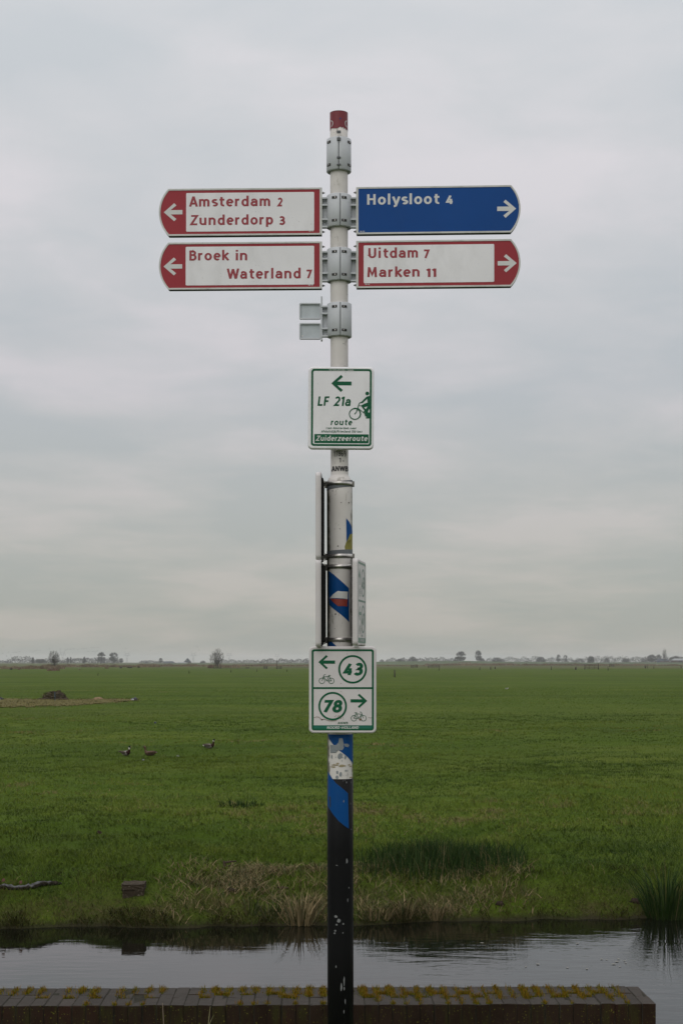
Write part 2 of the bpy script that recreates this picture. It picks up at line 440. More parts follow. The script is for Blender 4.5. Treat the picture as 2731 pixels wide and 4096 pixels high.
def gz(x, y):
    x = np.asarray(x, float); y = np.asarray(y, float)
    s = y - shore(x)
    up = WATER + 0.50 * (1 - np.exp(-np.maximum(s, 0) / 0.85))
    low = WATER + 0.55 * np.minimum(s, 0)
    fade = np.clip(s / 0.8, 0, 1) * np.clip((140 - y) / 60, 0, 1)
    und = 0.10 * (vnoise(x * .45, y * .33, 3) - .5) + 0.11 * (vnoise(x * 1.7, y * 1.3, 4) - .5) + 0.04 * (vnoise(x * 4.3, y * 3.7, 5) - .5)
    return np.where(s < 0, np.maximum(low, WATER - 1.0), up + und * fade)
def hit(px, py):
    """the point of the far bank or field seen at a photo pixel"""
    dx, dz = (px - CX) / F, -(py - HY) / F
    y = 19.0
    for i in range(20000):
        if EYE + dz * y < float(gz(dx * y, y)): break
        y *= 1.001
    return Vector((dx * y, y, float(gz(dx * y, y))))
def at(px, py, y):
    return Vector(((px - CX) * y / F, y, EYE - (py - HY) * y / F))
def dist(py):       # distance on the level far field
    return (EYE - FIELD) * F / (py - HY)
def far(px, py):
    y = dist(py); return Vector(((px - CX) * y / F, y, FIELD))

# ------------------------------------------------------------------ ground, water, verge
N = NT('field_grass')
co = N.co()
n1 = N.noise(0.22, 6, 0.6, N.co('Object', (0.55, 1.0, 1))); n2 = N.noise(2.6, 6, 0.65); n3 = N.noise(0.02, 4, 0.6, N.co('Object', (0.25, 1, 1)))
n4 = N.noise(0.055, 5, 0.7, N.co('Object', (0.10, 1.3, 1)))
c1 = N.ramp(n1, [(0.30, (0.050, 0.086, 0.006)), (0.5, (0.070, 0.108, 0.011)), (0.70, (0.104, 0.134, 0.018))])
c2 = N.mix(N.step(n2, .42, .62), c1, N.mix(.5, c1, (0.038, 0.064, 0.005)))
c3 = N.mix(N.math('MULTIPLY', N.step(n4, .50, .64), .5), c2, (0.026, 0.046, 0.005))
c3 = N.mix(N.math('MULTIPLY', N.step(n3, .50, .75), .45), c3, (0.092, 0.092, 0.022))
sp = N.n('ShaderNodeSeparateXYZ'); N.l(co, sp.inputs[0])
farf = N.math('MULTIPLY', N.step(sp.outputs[1], 560, 820), N.step(N.noise(.0035, 4, .6, N.co('Object', (.35, 1, 1))), .38, .56))
c3 = N.mix(N.math('MULTIPLY', farf, .85), c3, N.mix(N.step(N.noise(.012, 4, .6), .4, .6), (0.125, 0.100, 0.062), (0.090, 0.092, 0.048)))
# the bank by the water is mossy, with earth and old stalks showing
bk = N.step(sp.outputs[2], -1.24, -1.40)
bn = N.noise(1.7, 6, .7)
c4 = N.mix(N.math('MULTIPLY', bk, N.step(bn, .35, .6)), c3, (0.060, 0.056, 0.020))
c4 = N.mix(N.math('MULTIPLY', N.step(sp.outputs[2], -1.56, -1.63), .85), c4, (0.030, 0.026, 0.016))
N.col(c4); N.rough(0.9, 0.04)
N.bump(N.math('ADD', N.noise(14, 5, .7), N.math('MULTIPLY', n2, 1.5)), 0.7, 0.05)
FIELD_M = N.m
def build_field():
    ys = [18.2]
    while ys[-1] < 9000: ys.append(ys[-1] + max(0.09, (ys[-1] - 17.6) * 0.028))
    ys = np.array(ys); nc = 240
    u = np.linspace(-1, 1, nc); u = np.sign(u) * (0.45 * np.abs(u) + 0.55 * np.abs(u) ** 3)
    Xg = u[None, :] * (ys * 1.1 + 6)[:, None]; Yg = np.repeat(ys[:, None], nc, 1)
    Z = gz(Xg, Yg)
    V = np.stack([Xg, Yg, Z], -1).reshape(-1, 3); nr = len(ys)
    i = (np.arange(nr - 1)[:, None] * nc + np.arange(nc - 1)[None, :]).ravel()
    Q = np.stack([i, i + 1, i + nc + 1, i + nc], -1)
    o = mesh_obj('field', V.tolist(), Q.tolist(), FIELD_M, None, True)
    tag(o, 'flat green polder meadow running to the horizon', None, None, 'structure')
build_field()

N = NT('ditch_water')
N.col((0.006, 0.006, 0.004)); N.rough(0.01, 0.5); N.p.inputs['IOR'].default_value = 1.27
g = N.n('ShaderNodeNewGeometry'); sp = N.n('ShaderNodeSeparateXYZ'); N.l(g.outputs['Position'], sp.inputs[0])
def ringwave(cx, cy, freq, fall):
    dx = N.math('SUBTRACT', sp.outputs[0], cx); dy = N.math('SUBTRACT', sp.outputs[1], cy)
    d = N.math('SQRT', N.math('ADD', N.math('MULTIPLY', dx, dx), N.math('MULTIPLY', dy, dy)))
    d2 = N.math('ADD', d, N.math('MULTIPLY', N.noise(1.3, 2, .5, g.outputs['Position']), 0.25))
    return N.math('MULTIPLY', N.math('SINE', N.math('MULTIPLY', d2, freq)), N.math('POWER', 2.718, N.math('MULTIPLY', N.math('MULTIPLY', d, d), -fall)))
mp = N.n('ShaderNodeMapping'); mp.inputs['Scale'].default_value = (1.0, 2.6, 1); N.l(g.outputs['Position'], mp.inputs[0])
side = N.step(sp.outputs[0], -1.5, 2.0)
base = N.math('MULTIPLY', N.noise(2.2, 3, .5, mp.outputs[0]), N.math('ADD', 0.07, N.math('MULTIPLY', side, 0.16)))
fine = N.math('MULTIPLY', N.noise(9, 2, .5, mp.outputs[0]), N.math('ADD', 0.008, N.math('MULTIPLY', side, 0.022)))
hgt = N.math('ADD', N.math('ADD', base, fine), N.math('MULTIPLY', ringwave(1.5, 18.6, 13, .22), 0.020))
b = N.n('ShaderNodeBump'); b.inputs['Strength'].default_value = 1.0; b.inputs['Distance'].default_value = 0.022
N.l(hgt, b.inputs['Height']); N.l(b.outputs[0], N.p.inputs['Normal'])
o = mesh_obj('water', [(-90, 7.6, WATER), (90, 7.6, WATER), (90, 21.9, WATER), (-90, 21.9, WATER)], [(0, 1, 2, 3)], N.m)
tag(o, 'still dark ditch water reflecting the grey sky', None, None, 'structure')

VERGE_M = mat('verge_grass', (0.05, 0.075, 0.02), 0.9, 0.15, 0.3, 3, bump=0.6, bscale=30)
def build_verge():
    xs = np.linspace(-60, 60, 121); prof = [(-60, 0), (-20, 0), (-5, 0.0), (3, 0.0), (6.55, 0.0), (6.75, -.02), (7.6, -.7), (9.2, -1.75), (9.6, -2.3)]
    V = []; Fc = []
    for j, (y, z) in enumerate(prof):
        for x in xs: V.append((x, y, z + (0.03 * (rnd.random() - .5) if y < 6 else 0)))
    n = len(xs)
    for j in range(len(prof) - 1):
        for i in range(n - 1): Fc.append((j * n + i, j * n + i + 1, (j + 1) * n + i + 1, (j + 1) * n + i))
    tag(mesh_obj('verge', V, Fc, VERGE_M, None, True), 'grass verge in front of the wall where the post stands', None, None, 'structure')
build_verge()

# ------------------------------------------------------------------ far land: dike, dry patch, ditch lines
def strip(name, pts, width, m, lift=0.03, label=None, kind='structure', wob=.5):
    """flat ribbon on the field along pts"""
    V = []; Fc = []
    P = []
    for a, b in zip(pts[:-1], pts[1:]):
        for i in range(14): P.append(Vector(a).lerp(Vector(b), i / 14))
    P.append(Vector(pts[-1]))
    for i, p in enumerate(P):
        t = (P[min(i + 1, len(P) - 1)] - P[max(i - 1, 0)]).normalized(); nrm = Vector((-t.y, t.x, 0))
        e = math.sin(math.pi * min(1, max(0, i / (len(P) - 1)))) ** .4
        w0 = width * e * (1 - wob * rnd.random()); w1 = width * e * (1 - wob * rnd.random())
        V += [p + nrm * w0 / 2 + Vector((0, 0, lift)), p - nrm * w1 / 2 + Vector((0, 0, lift))]
    for i in range(len(P) - 1): Fc.append((2 * i, 2 * i + 1, 2 * i + 3, 2 * i + 2))
    o = mesh_obj(name, V, Fc, m); tag(o, label, None, None, kind); return o
DITCH_M = mat('ditch_edge', (0.028, 0.036, 0.016), 0.9, .1, .4, .3)
DRY_M = mat('dry_grass', (0.122, 0.104, 0.036), 0.9, .05, .40, .9, bump=.5, bscale=6)
for pts, w, lb in (([far(1505, 2710), far(1570, 2710)], 2.0, 'dark ditch line beside the lone fence post'),
                   ([far(2335, 2704), far(2560, 2706)], 1.5, 'dark furrow across the meadow on the right'),
                   ([far(1495, 2667.5), far(2140, 2665.5), far(2900, 2664)], 18, 'dark field ditch crossing below the right treeline'),
                   ([far(800, 2676), far(1100, 2672), far(1300, 2669)], 14, 'dark field ditch beside the far bare tree'),
                   ([far(900, 2709), far(1230, 2700)], 1.6, 'faint diagonal furrow left of the post'),
                   ([far(2228, 2679), far(2282, 2678.5)], 7, 'short dark ditch by the field gate'),
                   ([far(1600, 2697), far(2080, 2699)], 2.0, 'thin furrow in the middle meadow')):
    strip('ditch', pts, w, DITCH_M, .04, lb)
def dry_patch():
    V = []; Fc = []; n = 60
    edge = [(0, 2795, 2832), (150, 2797, 2828), (300, 2797, 2822), (400, 2797, 2816), (480, 2796, 2810), (545, 2798, 2804)]
    xs = np.linspace(-260, 545, n)
    for x in xs:
        a = np.interp(x, [e[0] for e in edge], [e[1] for e in edge]) + 2.5 * rnd.random(); b = np.interp(x, [e[0] for e in edge], [e[2] for e in edge]) - 5 * rnd.random() * (.3 + .6 * abs(math.sin(x * .05)))
        for k in range(7):
            p = far(x, a + (b - a) * k / 6); V.append((p.x, p.y, float(gz(p.x, p.y)) + .035))
    for i in range(n - 1):
        for k in range(6): Fc.append((i * 7 + k, (i + 1) * 7 + k, (i + 1) * 7 + k + 1, i * 7 + k + 1))
    tag(mesh_obj('dry_patch', V, Fc, DRY_M, None, True), 'straw coloured strip of dead grass in the meadow', None, None, 'structure')
dry_patch()
def dike():
    m = mat('dike_grass', (0.062, 0.088, 0.038), .9, .1, .25, .01)
    V = []; Fc = []; xs = np.linspace(-300, 900, 160)
    for x in xs:
        t = min(1, max(0, (x + 10) / 90)) * (1 - 0.55 * min(1, max(0, (x - 180) / 120)))
        h = 3.0 * t + 1.0 + .25 * math.sin(x * .05)
        for y, f in ((2170, 0), (2185, .62), (2200, 1), (2206, 1), (2240, 0)): V.append((x, y, FIELD + h * f))
    for i in range(len(xs) - 1):
        for k in range(4): Fc.append((i * 5 + k, (i + 1) * 5 + k, (i + 1) * 5 + k + 1, i * 5 + k + 1))
    tag(mesh_obj('dike', V, Fc, m, None, True), 'low green dike along the right horizon', None, None, 'structure')
dike()

# ------------------------------------------------------------------ blade generator (grass, reeds, rushes, moss)
def blades(name, x, y, z, h, w, lean, bend, tone, m, seg=2, az=None, facing=None):
    n = len(x); a = rng.uniform(0, 2 * math.pi, n) if az is None else az
    fa = rng.uniform(0, math.pi, n) if facing is None else facing
    wx, wy = np.cos(fa) * w / 2, np.sin(fa) * w / 2
    lx, ly = np.cos(a), np.sin(a)
    P = []
    base = np.stack([x, y, z], -1); side = np.stack([wx, wy, 0 * wx], -1)
    if seg == 1:
        tip = base + np.stack([lx * lean * h, ly * lean * h, h], -1)
        V = np.stack([base - side, base + side, tip], 1).reshape(-1, 3); k = 3
        Fi = np.arange(n * 3).reshape(-1, 3); loops = Fi.ravel(); tot = np.full(n, 3); nf = n
    else:
        m1 = base + np.stack([lx * lean * h * .5, ly * lean * h * .5, h * .6], -1)
        tip = base + np.stack([lx * (lean + bend) * h, ly * (lean + bend) * h, h * (1 - .35 * bend)], -1)
        V = np.stack([base - side, base + side, m1 - side * .8, m1 + side * .8, tip], 1).reshape(-1, 3); k = 5
        o = np.arange(n)[:, None] * 5
        q = (o + np.array([[0, 1, 3, 2]])); t = (o + np.array([[2, 3, 4]]))
        loops = np.concatenate([q, t], 1).ravel(); tot = np.tile([4, 3], n); nf = 2 * n
    me = bpy.data.meshes.new(name); me.vertices.add(len(V)); me.vertices.foreach_set('co', V.ravel().astype(np.float32))
    me.loops.add(len(loops)); me.loops.foreach_set('vertex_index', loops.astype(np.int32))
    me.polygons.add(nf); st = np.concatenate([[0], np.cumsum(tot)[:-1]])
    me.polygons.foreach_set('loop_start', st.astype(np.int32)); me.polygons.foreach_set('loop_total', tot.astype(np.int32))
    me.update(calc_edges=True)
    at_ = me.attributes.new('tone', 'FLOAT', 'POINT'); at_.data.foreach_set('value', np.repeat(tone, k).astype(np.float32))
    me.materials.append(m)
    return bpy.data.objects.new(name, me)
def blade_mat(name, stops, rough=.6, patch=None, upn=0):
    N = NT(name); a = N.n('ShaderNodeAttribute', attribute_name='tone')
    c = N.ramp(a.outputs['Fac'], stops)
    if patch:
        nn = N.noise(patch[0], 5, .6, N.co('Object', (.7, 1, 1))); c = N.mix(N.math('MULTIPLY', N.step(nn, .42, .7), patch[2]), c, patch[1])
    N.col(c); N.rough(rough, .06)
    if upn:      # a dense sward scatters light like its tips: lean the shading normal towards the sky
        g = N.n('ShaderNodeNewGeometry'); v1 = N.n('ShaderNodeVectorMath', operation='SCALE'); N.l(g.outputs['Normal'], v1.inputs[0]); v1.inputs['Scale'].default_value = 1 - upn
        v2 = N.n('ShaderNodeVectorMath', operation='ADD'); N.l(v1.outputs[0], v2.inputs[0]); v2.inputs[1].default_value = (0, 0, upn)
        v3 = N.n('ShaderNodeVectorMath', operation='NORMALIZE'); N.l(v2.outputs[0], v3.inputs[0]); N.l(v3.outputs[0], N.p.inputs['Normal'])
    return N.m
GRASS_M = blade_mat('grass_blades', [(0, (0.030, 0.058, 0.005)), (.45, (0.070, 0.116, 0.010)), (.8, (0.124, 0.168, 0.020)), (.93, (0.135, 0.130, 0.030)), (1, (0.20, 0.160, 0.070))], .6, (.16, (0.100, 0.122, 0.008), .6), upn=.70)
REED_M = blade_mat('reed_blades', [(0, (0.034, 0.050, 0.016)), (.35, (0.070, 0.078, 0.034)), (.6, (0.145, 0.115, 0.055)), (1, (0.25, 0.19, 0.105))], .7)
RUSH_M = blade_mat('rush_stems', [(0, (0.014, 0.030, 0.008)), (.5, (0.022, 0.046, 0.011)), (.85, (0.046, 0.070, 0.018)), (1, (0.13, 0.105, 0.05))], .5)
MOSS_M = blade_mat('moss_stalks', [(0, (0.05, 0.066, 0.006)), (.40, (0.110, 0.112, 0.007)), (.7, (0.165, 0.115, 0.008)), (1, (0.19, 0.080, 0.010))], .6)

BANK_M = blade_mat('bank_turf', [(0, (0.020, 0.030, 0.005)), (.4, (0.046, 0.052, 0.009)), (.7, (0.080, 0.070, 0.020)), (1, (0.17, 0.13, 0.06))], .7, (.9, (0.05, 0.036, 0.012), .6), upn=.55)
def grass():
    # real blades, thinning out with distance; short mossy turf on the slope by the water
    bands = ((19.4, 25.5, 1700, .04, .12, .0070, 2, 0), (19.4, 23.5, 3600, .02, .055, .0065, 1, 1), (23.5, 34, 820, .035, .105, .0090, 2, 0), (31, 52, 330, .035, .085, .015, 1, 0), (47, 92, 90, .03, .07, .030, 1, 0), (85, 190, 14, .025, .055, .06, 1, 0))
    parts = []; half = .255
    for i, (y0, y1, dens, h0, h1, w, seg, bank) in enumerate(bands):
        area = half * (y1 * y1 - y0 * y0); n = int(area * dens)
        y = np.sqrt(rng.uniform(y0 * y0, y1 * y1, n)); x = rng.uniform(-half, half, n) * y
        s = y - shore(x); cl = vnoise(x * 1.9, y * 1.5, 8) * .55 + vnoise(x * .5, y * .4, 9) * .3 + vnoise(x * 5, y * 4, 10) * .15
        fade = np.clip((y1 - y) / (.35 * (y1 - y0)), 0, 1) * (np.clip((y - y0) / (.2 * (y1 - y0)), 0, 1) if i > 1 else 1)
        p = np.clip(.3 + 1.4 * (cl - .25), .12, 1) * fade
        if bank: p = np.clip((2.3 - s) / .8, 0, 1) * np.clip(.4 + 1.2 * (cl - .2), .2, 1)
        keep = (s > 0.03) & (rng.random(n) < p)
        x, y, s, cl = x[keep], y[keep], s[keep], cl[keep]; n = len(x); z = gz(x, y)
        tus = np.clip((vnoise(x * 2.1, y * 1.2, 16) * .65 + vnoise(x * 4.4, y * 2.6, 17) * .35 - .33) / .34, 0, 1)
        short = np.clip(.25 + s / 2.2, .3, 1)
        h = (h0 + (h1 - h0) * rng.random(n) ** 1.5 * (0.35 + 0.7 * cl + .6 * tus)) * (short if not bank else 1)
        bk = np.clip((2.0 - s) / 1.6, 0, 1); br = vnoise(x * 1.3, y * 1.7, 12)
        tone = rng.normal(.42, (.15, .15, .13, .10, .08, .06)[i], n) + .7 * (cl - .5) + .42 * (tus - .5) + .75 * (vnoise(x * .16, y * .14, 14) - .5) + .5 * (vnoise(x * .04, y * .20, 15) - .5) + bk * np.clip(br - .35, 0, 1) * rng.random(n) * .9 + (rng.random(n) < .015) * .4
        o = blades('grass', x, y, z - .004, h, w * rng.uniform(.7, 1.3, n), rng.uniform(.2, 1.1, n), rng.uniform(.0, .8, n), np.clip(tone, 0, 1), GRASS_M, seg)
        if i < 2:      # old brown turf mixed in on the slope
            old = (rng.random(n) < np.clip((2.3 - s) / 1.5, 0, .9) * np.clip(.25 + 1.5 * (br - .25), .1, 1)).astype(np.int32)
            o.data.polygons.foreach_set('material_index', np.repeat(old, 2) if seg == 2 else old)
        parts.append(o)
    bm = bmesh.new()
    for o in parts: bm.from_mesh(o.data)
    me = bpy.data.meshes.new('grass'); bm.to_mesh(me); bm.free(); me.materials.append(GRASS_M); me.materials.append(BANK_M)
    for o in parts: bpy.data.objects.remove(o)
    tag(link(bpy.data.objects.new('grass', me)), 'short green grass growing on the bank and meadow', 'grass', None, 'stuff')
grass()

def reeds():
    xs, ys, hs, ws, tn = [], [], [], [], []
    n = 34000
    x = rng.uniform(-2.9, 2.9, n); s = rng.uniform(.05, 2.3, n); y = shore(x) + s
    cl = vnoise(x * 2.3, y * 2.3, 21) * .6 + vnoise(x * .8, y * .9, 22) * .4
    edge = np.clip((x + 2.5) / 1.6, 0, 1) * np.clip((2.7 - x) / 1.3, 0, 1)
    k = rng.random(n) < edge * np.clip((cl - .26) * 2.1, 0.08, 1) * .9
    x, y, s = x[k], y[k], s[k]; n = len(x)
    h = rng.uniform(.04, .14, n); w = rng.uniform(.005, .011, n)
    tone = np.clip(rng.normal(.60, .27, n), 0, 1)
    o = blades('dry_reed_grass', x, y, gz(x, y), h, w, rng.uniform(.2, 1.9, n), rng.uniform(.0, .6, n), tone, REED_M, 2, None, rng.normal(0, .5, n))
    tag(link(o), 'pale dry reed stalks scattered over the bank behind the post', 'dry reeds', None, 'stuff')
reeds()

def fringe():
    n = 9000; x = rng.uniform(-5.4, 5.4, n); s_ = np.abs(rng.normal(.10, .12, n)); y = shore(x) + s_
    cl = vnoise(x * 2.2, x * 0, 25) * .6 + vnoise(x * 7, x * 0, 26) * .4
    k = rng.random(n) < np.clip((cl - .30) * 2.0, .06, 1); x, y, cl = x[k], y[k], cl[k]; n = len(x)
    h = rng.uniform(.03, .13, n) * (.5 + cl); az = rng.normal(-math.pi / 2, .9, n)
    o = blades('bank_fringe', x, y, gz(x, y), h, rng.uniform(.004, .009, n), rng.uniform(.3, 1.5, n), rng.uniform(.2, 1.3, n), np.clip(rng.normal(.42, .25, n), 0, 1), FRINGE_M, 2, az, rng.normal(0, .7, n))
    tag(link(o), 'ragged fringe of old grass hanging over the water edge', 'grass', None, 'stuff')
FRINGE_M = blade_mat('fringe_blades', [(0, (0.030, 0.036, 0.010)), (.4, (0.055, 0.056, 0.016)), (.7, (0.10, 0.082, 0.036)), (1, (0.18, 0.14, 0.075))], .7)
fringe()
def rush_bed():
    n = 6000
    px = rng.uniform(1418, 2110, n); t = (px - 1418) / 692
    py = 3462 + rng.normal(0, 9, n)
    x = np.empty(n); y = np.empty(n)
    y0 = hit(1760, 3462).y
    y = y0 + .15 + rng.normal(0, .34, n); x = (px - CX) * y / F
    dens = .25 + .75 * vnoise(x * 2.2, y * 0 + 1, 31); k = rng.random(n) < dens * np.clip(np.minimum(t, 1 - t) * 4, .08, 1); x, y = x[k], y[k]; n = len(x)
    h = .10 + .28 * rng.random(n) ** .8 * (.45 + .8 * vnoise(x * 1.4, y * 0 + 4, 33))
    o = blades('rush_bed', x, y, gz(x, y), h, rng.uniform(.006, .010, n), rng.uniform(.0, .40, n), rng.uniform(0, .3, n), np.clip(rng.normal(.48, .28, n), 0, 1), RUSH_M, 2, None, rng.normal(0, .6, n))
    tag(link(o), 'dark upright rushes in a long strip behind the reeds', 'rushes', None, 'stuff')
rush_bed()
def rush_clump(px, py, n, hh, spread, label, mm=RUSH_M, name='rush_clump', cat='rush', w=.009, tone=(.45, .25), lean=(.02, .45), group=None):
    c = hit(px, py); a = rng.uniform(0, 2 * math.pi, n); r = spread * np.sqrt(rng.random(n)) * .55
    dx, dy = r * np.cos(a), r * np.sin(a)
    h = hh * (.25 + .75 * rng.random(n) ** .7)
    ln = rng.uniform(lean[0], lean[1], n) * (r / spread + .35)
    e = empty(name, c)
    o = blades('stem', dx, dy, 0 * dx - .02, h, w * rng.uniform(.7, 1.3, n), ln, rng.uniform(0, .3, n), np.clip(rng.normal(tone[0], tone[1], n), 0, 1), mm, 2, a, rng.normal(0, .6, n))
    link(o, e); o['kind'] = 'stuff'; tag(e, label, cat, group); return e
rush_clump(2662, 3668, 270, .80, .46, 'tall dark green rush clump at the water edge on the right', lean=(.05, .85), w=.010)
rush_clump(965, 3232, 130, .22, .75, 'small dark rush tuft in the meadow left of the post', w=.02)
for px, py, n, h, sprd, lb, tn in ((1205, 3692, 90, .46, .34, 'broken straw reed tuft at the water edge just left of the post', .75), (1090, 3672, 40, .34, .25, 'grey green reed tuft left of the straw tuft by the water', .35),
                      (1000, 3655, 26, .32, .2, 'thin green reed shoots on the bank near the block', .3), (1620, 3672, 46, .36, .22, 'upright reed tuft at the water edge right of the post', .55),
                      (1745, 3676, 34, .34, .2, 'leaning straw reed tuft furthest right at the water edge', .72), (1505, 3672, 80, .22, .4, 'bent brown reed tuft overhanging the water beside the post', .6)):
    rush_clump(px, py, n, h, sprd, lb, REED_M, 'reed_tuft', 'reed tuft', .014, (tn, .22), (.05, 1.1), 'reed tufts along the far water edge')

# ------------------------------------------------------------------ the low wall with its coping bricks
def wall():
    root = empty('brick_wall', (1.362, 6.955, 0), None, R(-1.0))
    root.rotation_euler = (0, 0, R(0.9))
    zt = 0.165; dep = 0.372
    N = NT('coping_brick')
    oi = N.n('ShaderNodeObjectInfo')
    geo = N.n('ShaderNodeNewGeometry')
    c = N.ramp(oi.outputs['Random'], [(0, (0.050, 0.044, 0.038)), (.35, (0.064, 0.056, 0.049)), (.65, (0.058, 0.052, 0.046)), (1, (0.070, 0.060, 0.052))])
    P = geo.outputs['Position']
    c = N.mix(N.math('MULTIPLY', N.step(N.noise(16, 6, .7, P), .45, .8), .7), c, (0.035, 0.032, 0.028))
    c = N.mix(N.math('MULTIPLY', N.step(N.noise(75, 4, .6, P), .60, .70), .55), c, (0.10, 0.097, 0.085))
    sn = N.n('ShaderNodeSeparateXYZ'); N.l(geo.outputs['True Normal'], sn.inputs[0]); sq = N.n('ShaderNodeSeparateXYZ'); N.l(P, sq.inputs[0])
    front = N.step(sn.outputs[1], -.3, -.8)
    mp = N.n('ShaderNodeMapping'); mp.inputs['Scale'].default_value = (1, 1, .18); N.l(P, mp.inputs[0])
    fc = N.mix(N.step(N.noise(5, 4, .6, P), .40, .62), (0.022, 0.014, 0.009), (0.030, 0.019, 0.013))
    fc = N.mix(N.math('MULTIPLY', N.step(N.noise(3.2, 3, .6, P), .58, .70), .45), fc, (0.045, 0.018, 0.012))
    fc = N.mix(N.math('MULTIPLY', N.step(N.noise(24, 5, .7, mp.outputs[0]), .50, .66), .75), fc, (0.034, 0.034, 0.010))
    fc = N.mix(N.step(N.noise(130, 3, .5, P), .655, .69), fc, (0.13, 0.13, 0.02))
    N.col(N.mix(front, c, fc)); N.rough(.92, .08); N.bump(N.noise(90, 6, .7, P), .6, .004)
    BR = N.m
    MORT = mat('old_mortar', (0.030, 0.028, 0.020), .95, .1, .4, 30, bump=.6)
    CORE = mat('wall_core', (0.075, 0.042, 0.030), .9, .1, .35, 6, bump=.5)
    L = 4.2; hb = .10
    box('wall_body', (-L / 2, dep / 2, zt - hb - 1.0 - .004), (L - .01, dep - .012, 2.0), CORE, root)
    box('mortar_bed', (-L / 2, dep / 2, zt - hb / 2 - .0012), (L - .012, dep - .008, hb - .002), MORT, root)
    def brick_mesh(w, l, h):
        bm = bmesh.new(); bm_box(bm, (0, 0, 0), (w, l, h))
        bmesh.ops.bevel(bm, geom=bm.edges[:], offset=.0025, segments=2, affect='EDGES', profile=.5)
        for v in bm.verts:
            v.co += Vector((rnd.uniform(-1, 1), rnd.uniform(-1, 1), rnd.uniform(-1, 1))) * .0011
        me = bpy.data.meshes.new('brick'); bm.to_mesh(me); bm.free(); me.materials.append(BR); return me
    long_ = [brick_mesh(.0568, .217, hb) for _ in range(4)]; short = [brick_mesh(.0568, .151, hb) for _ in range(4)]
    pitch = .0602; joints = []
    x = -.027; i = 0
    while x > -L + .05:
        parts = ((long_, .214, 0), (short, .148, .224)) if i % 2 else ((short, .148, 0), (long_, .214, .158))
        for ms, ln, off in parts:
            o = bpy.data.objects.new('brick', rnd.choice(ms)); link(o, root)
            o.location = (x + rnd.uniform(-.0015, .0015), off + ln / 2 + rnd.uniform(-.003, .003), zt - hb / 2 + rnd.uniform(-.0022, .0014))
            o.rotation_euler = (rnd.uniform(-.006, .006), rnd.uniform(-.010, .010), rnd.uniform(-.010, .010) + (math.pi if rnd.random() < .5 else 0))
        joints.append((x - pitch / 2, i)); x -= pitch; i += 1
    tag(root, 'low dark brick wall with mossy upright coping bricks along the ditch', 'wall')
    # moss in the joints: cushions of short leaves and orange stalks, thickest right of centre
    bx, by, bh, bw, bt = [], [], [], [], []
    Mr = Matrix.Translation(root.location) @ Matrix.Rotation(R(.9), 4, 'Z')
    def patch(x0, y0, x1, y1, dens, wid):
        n = int(dens * 290 * rnd.choice((.35, .7, 1.0, 1.5)))
        for _ in range(n):
            t = rnd.random(); px = x0 + (x1 - x0) * t + rnd.gauss(0, wid); py = y0 + (y1 - y0) * t + rnd.gauss(0, wid)
            tall = rnd.random() < .55
            bx.append(px); by.append(max(.004, min(dep - .004, py))); bh.append(rnd.uniform(.012, .027) if tall else rnd.uniform(.004, .011)); bw.append(.0024 if tall else .0045)
            bt.append(rnd.gauss(.72, .18) if tall else rnd.gauss(.22, .15))
    for jx, i in joints:
        pxl = CX + (1.362 + jx) * F / 7.1
        w = .95 if 1430 < pxl < 2250 else (.88 if pxl > 1150 else .74)
        if pxl > 2480: w = .35
        if pxl > 2540: continue
        if rnd.random() > w + .12: continue
        full = pxl > 1180
        y0 = rnd.uniform(.02, .12) if full else rnd.uniform(.13, .25)
        ln = rnd.uniform(.5, 1) if full else rnd.uniform(.2, .9)
        patch(jx, dep - .006, jx, max(y0, dep - .37 * ln), 1.5 * w * (1 if full else .7), .0095)
        if rnd.random() < w * .8:
            yj = .153 if i % 2 == 0 else .219
            patch(jx, yj, jx + pitch * rnd.uniform(.6, 1), yj, .6 * w, .006)
        if rnd.random() < .6:
            patch(jx, .004, jx, .03, .18, .006)
    V = [Mr @ Vector((a, b_, zt - .003)) for a, b_ in zip(bx, by)]
    o = blades('moss', np.array([v.x for v in V]), np.array([v.y for v in V]), np.array([v.z for v in V]), np.array(bh), np.array(bw), rng.uniform(0, .45, len(V)), rng.uniform(0, .4, len(V)), np.clip(np.array(bt), 0, 1), MOSS_M, 2)
    tag(link(o), 'orange and green moss growing in the coping joints', 'moss', None, 'stuff')
wall()

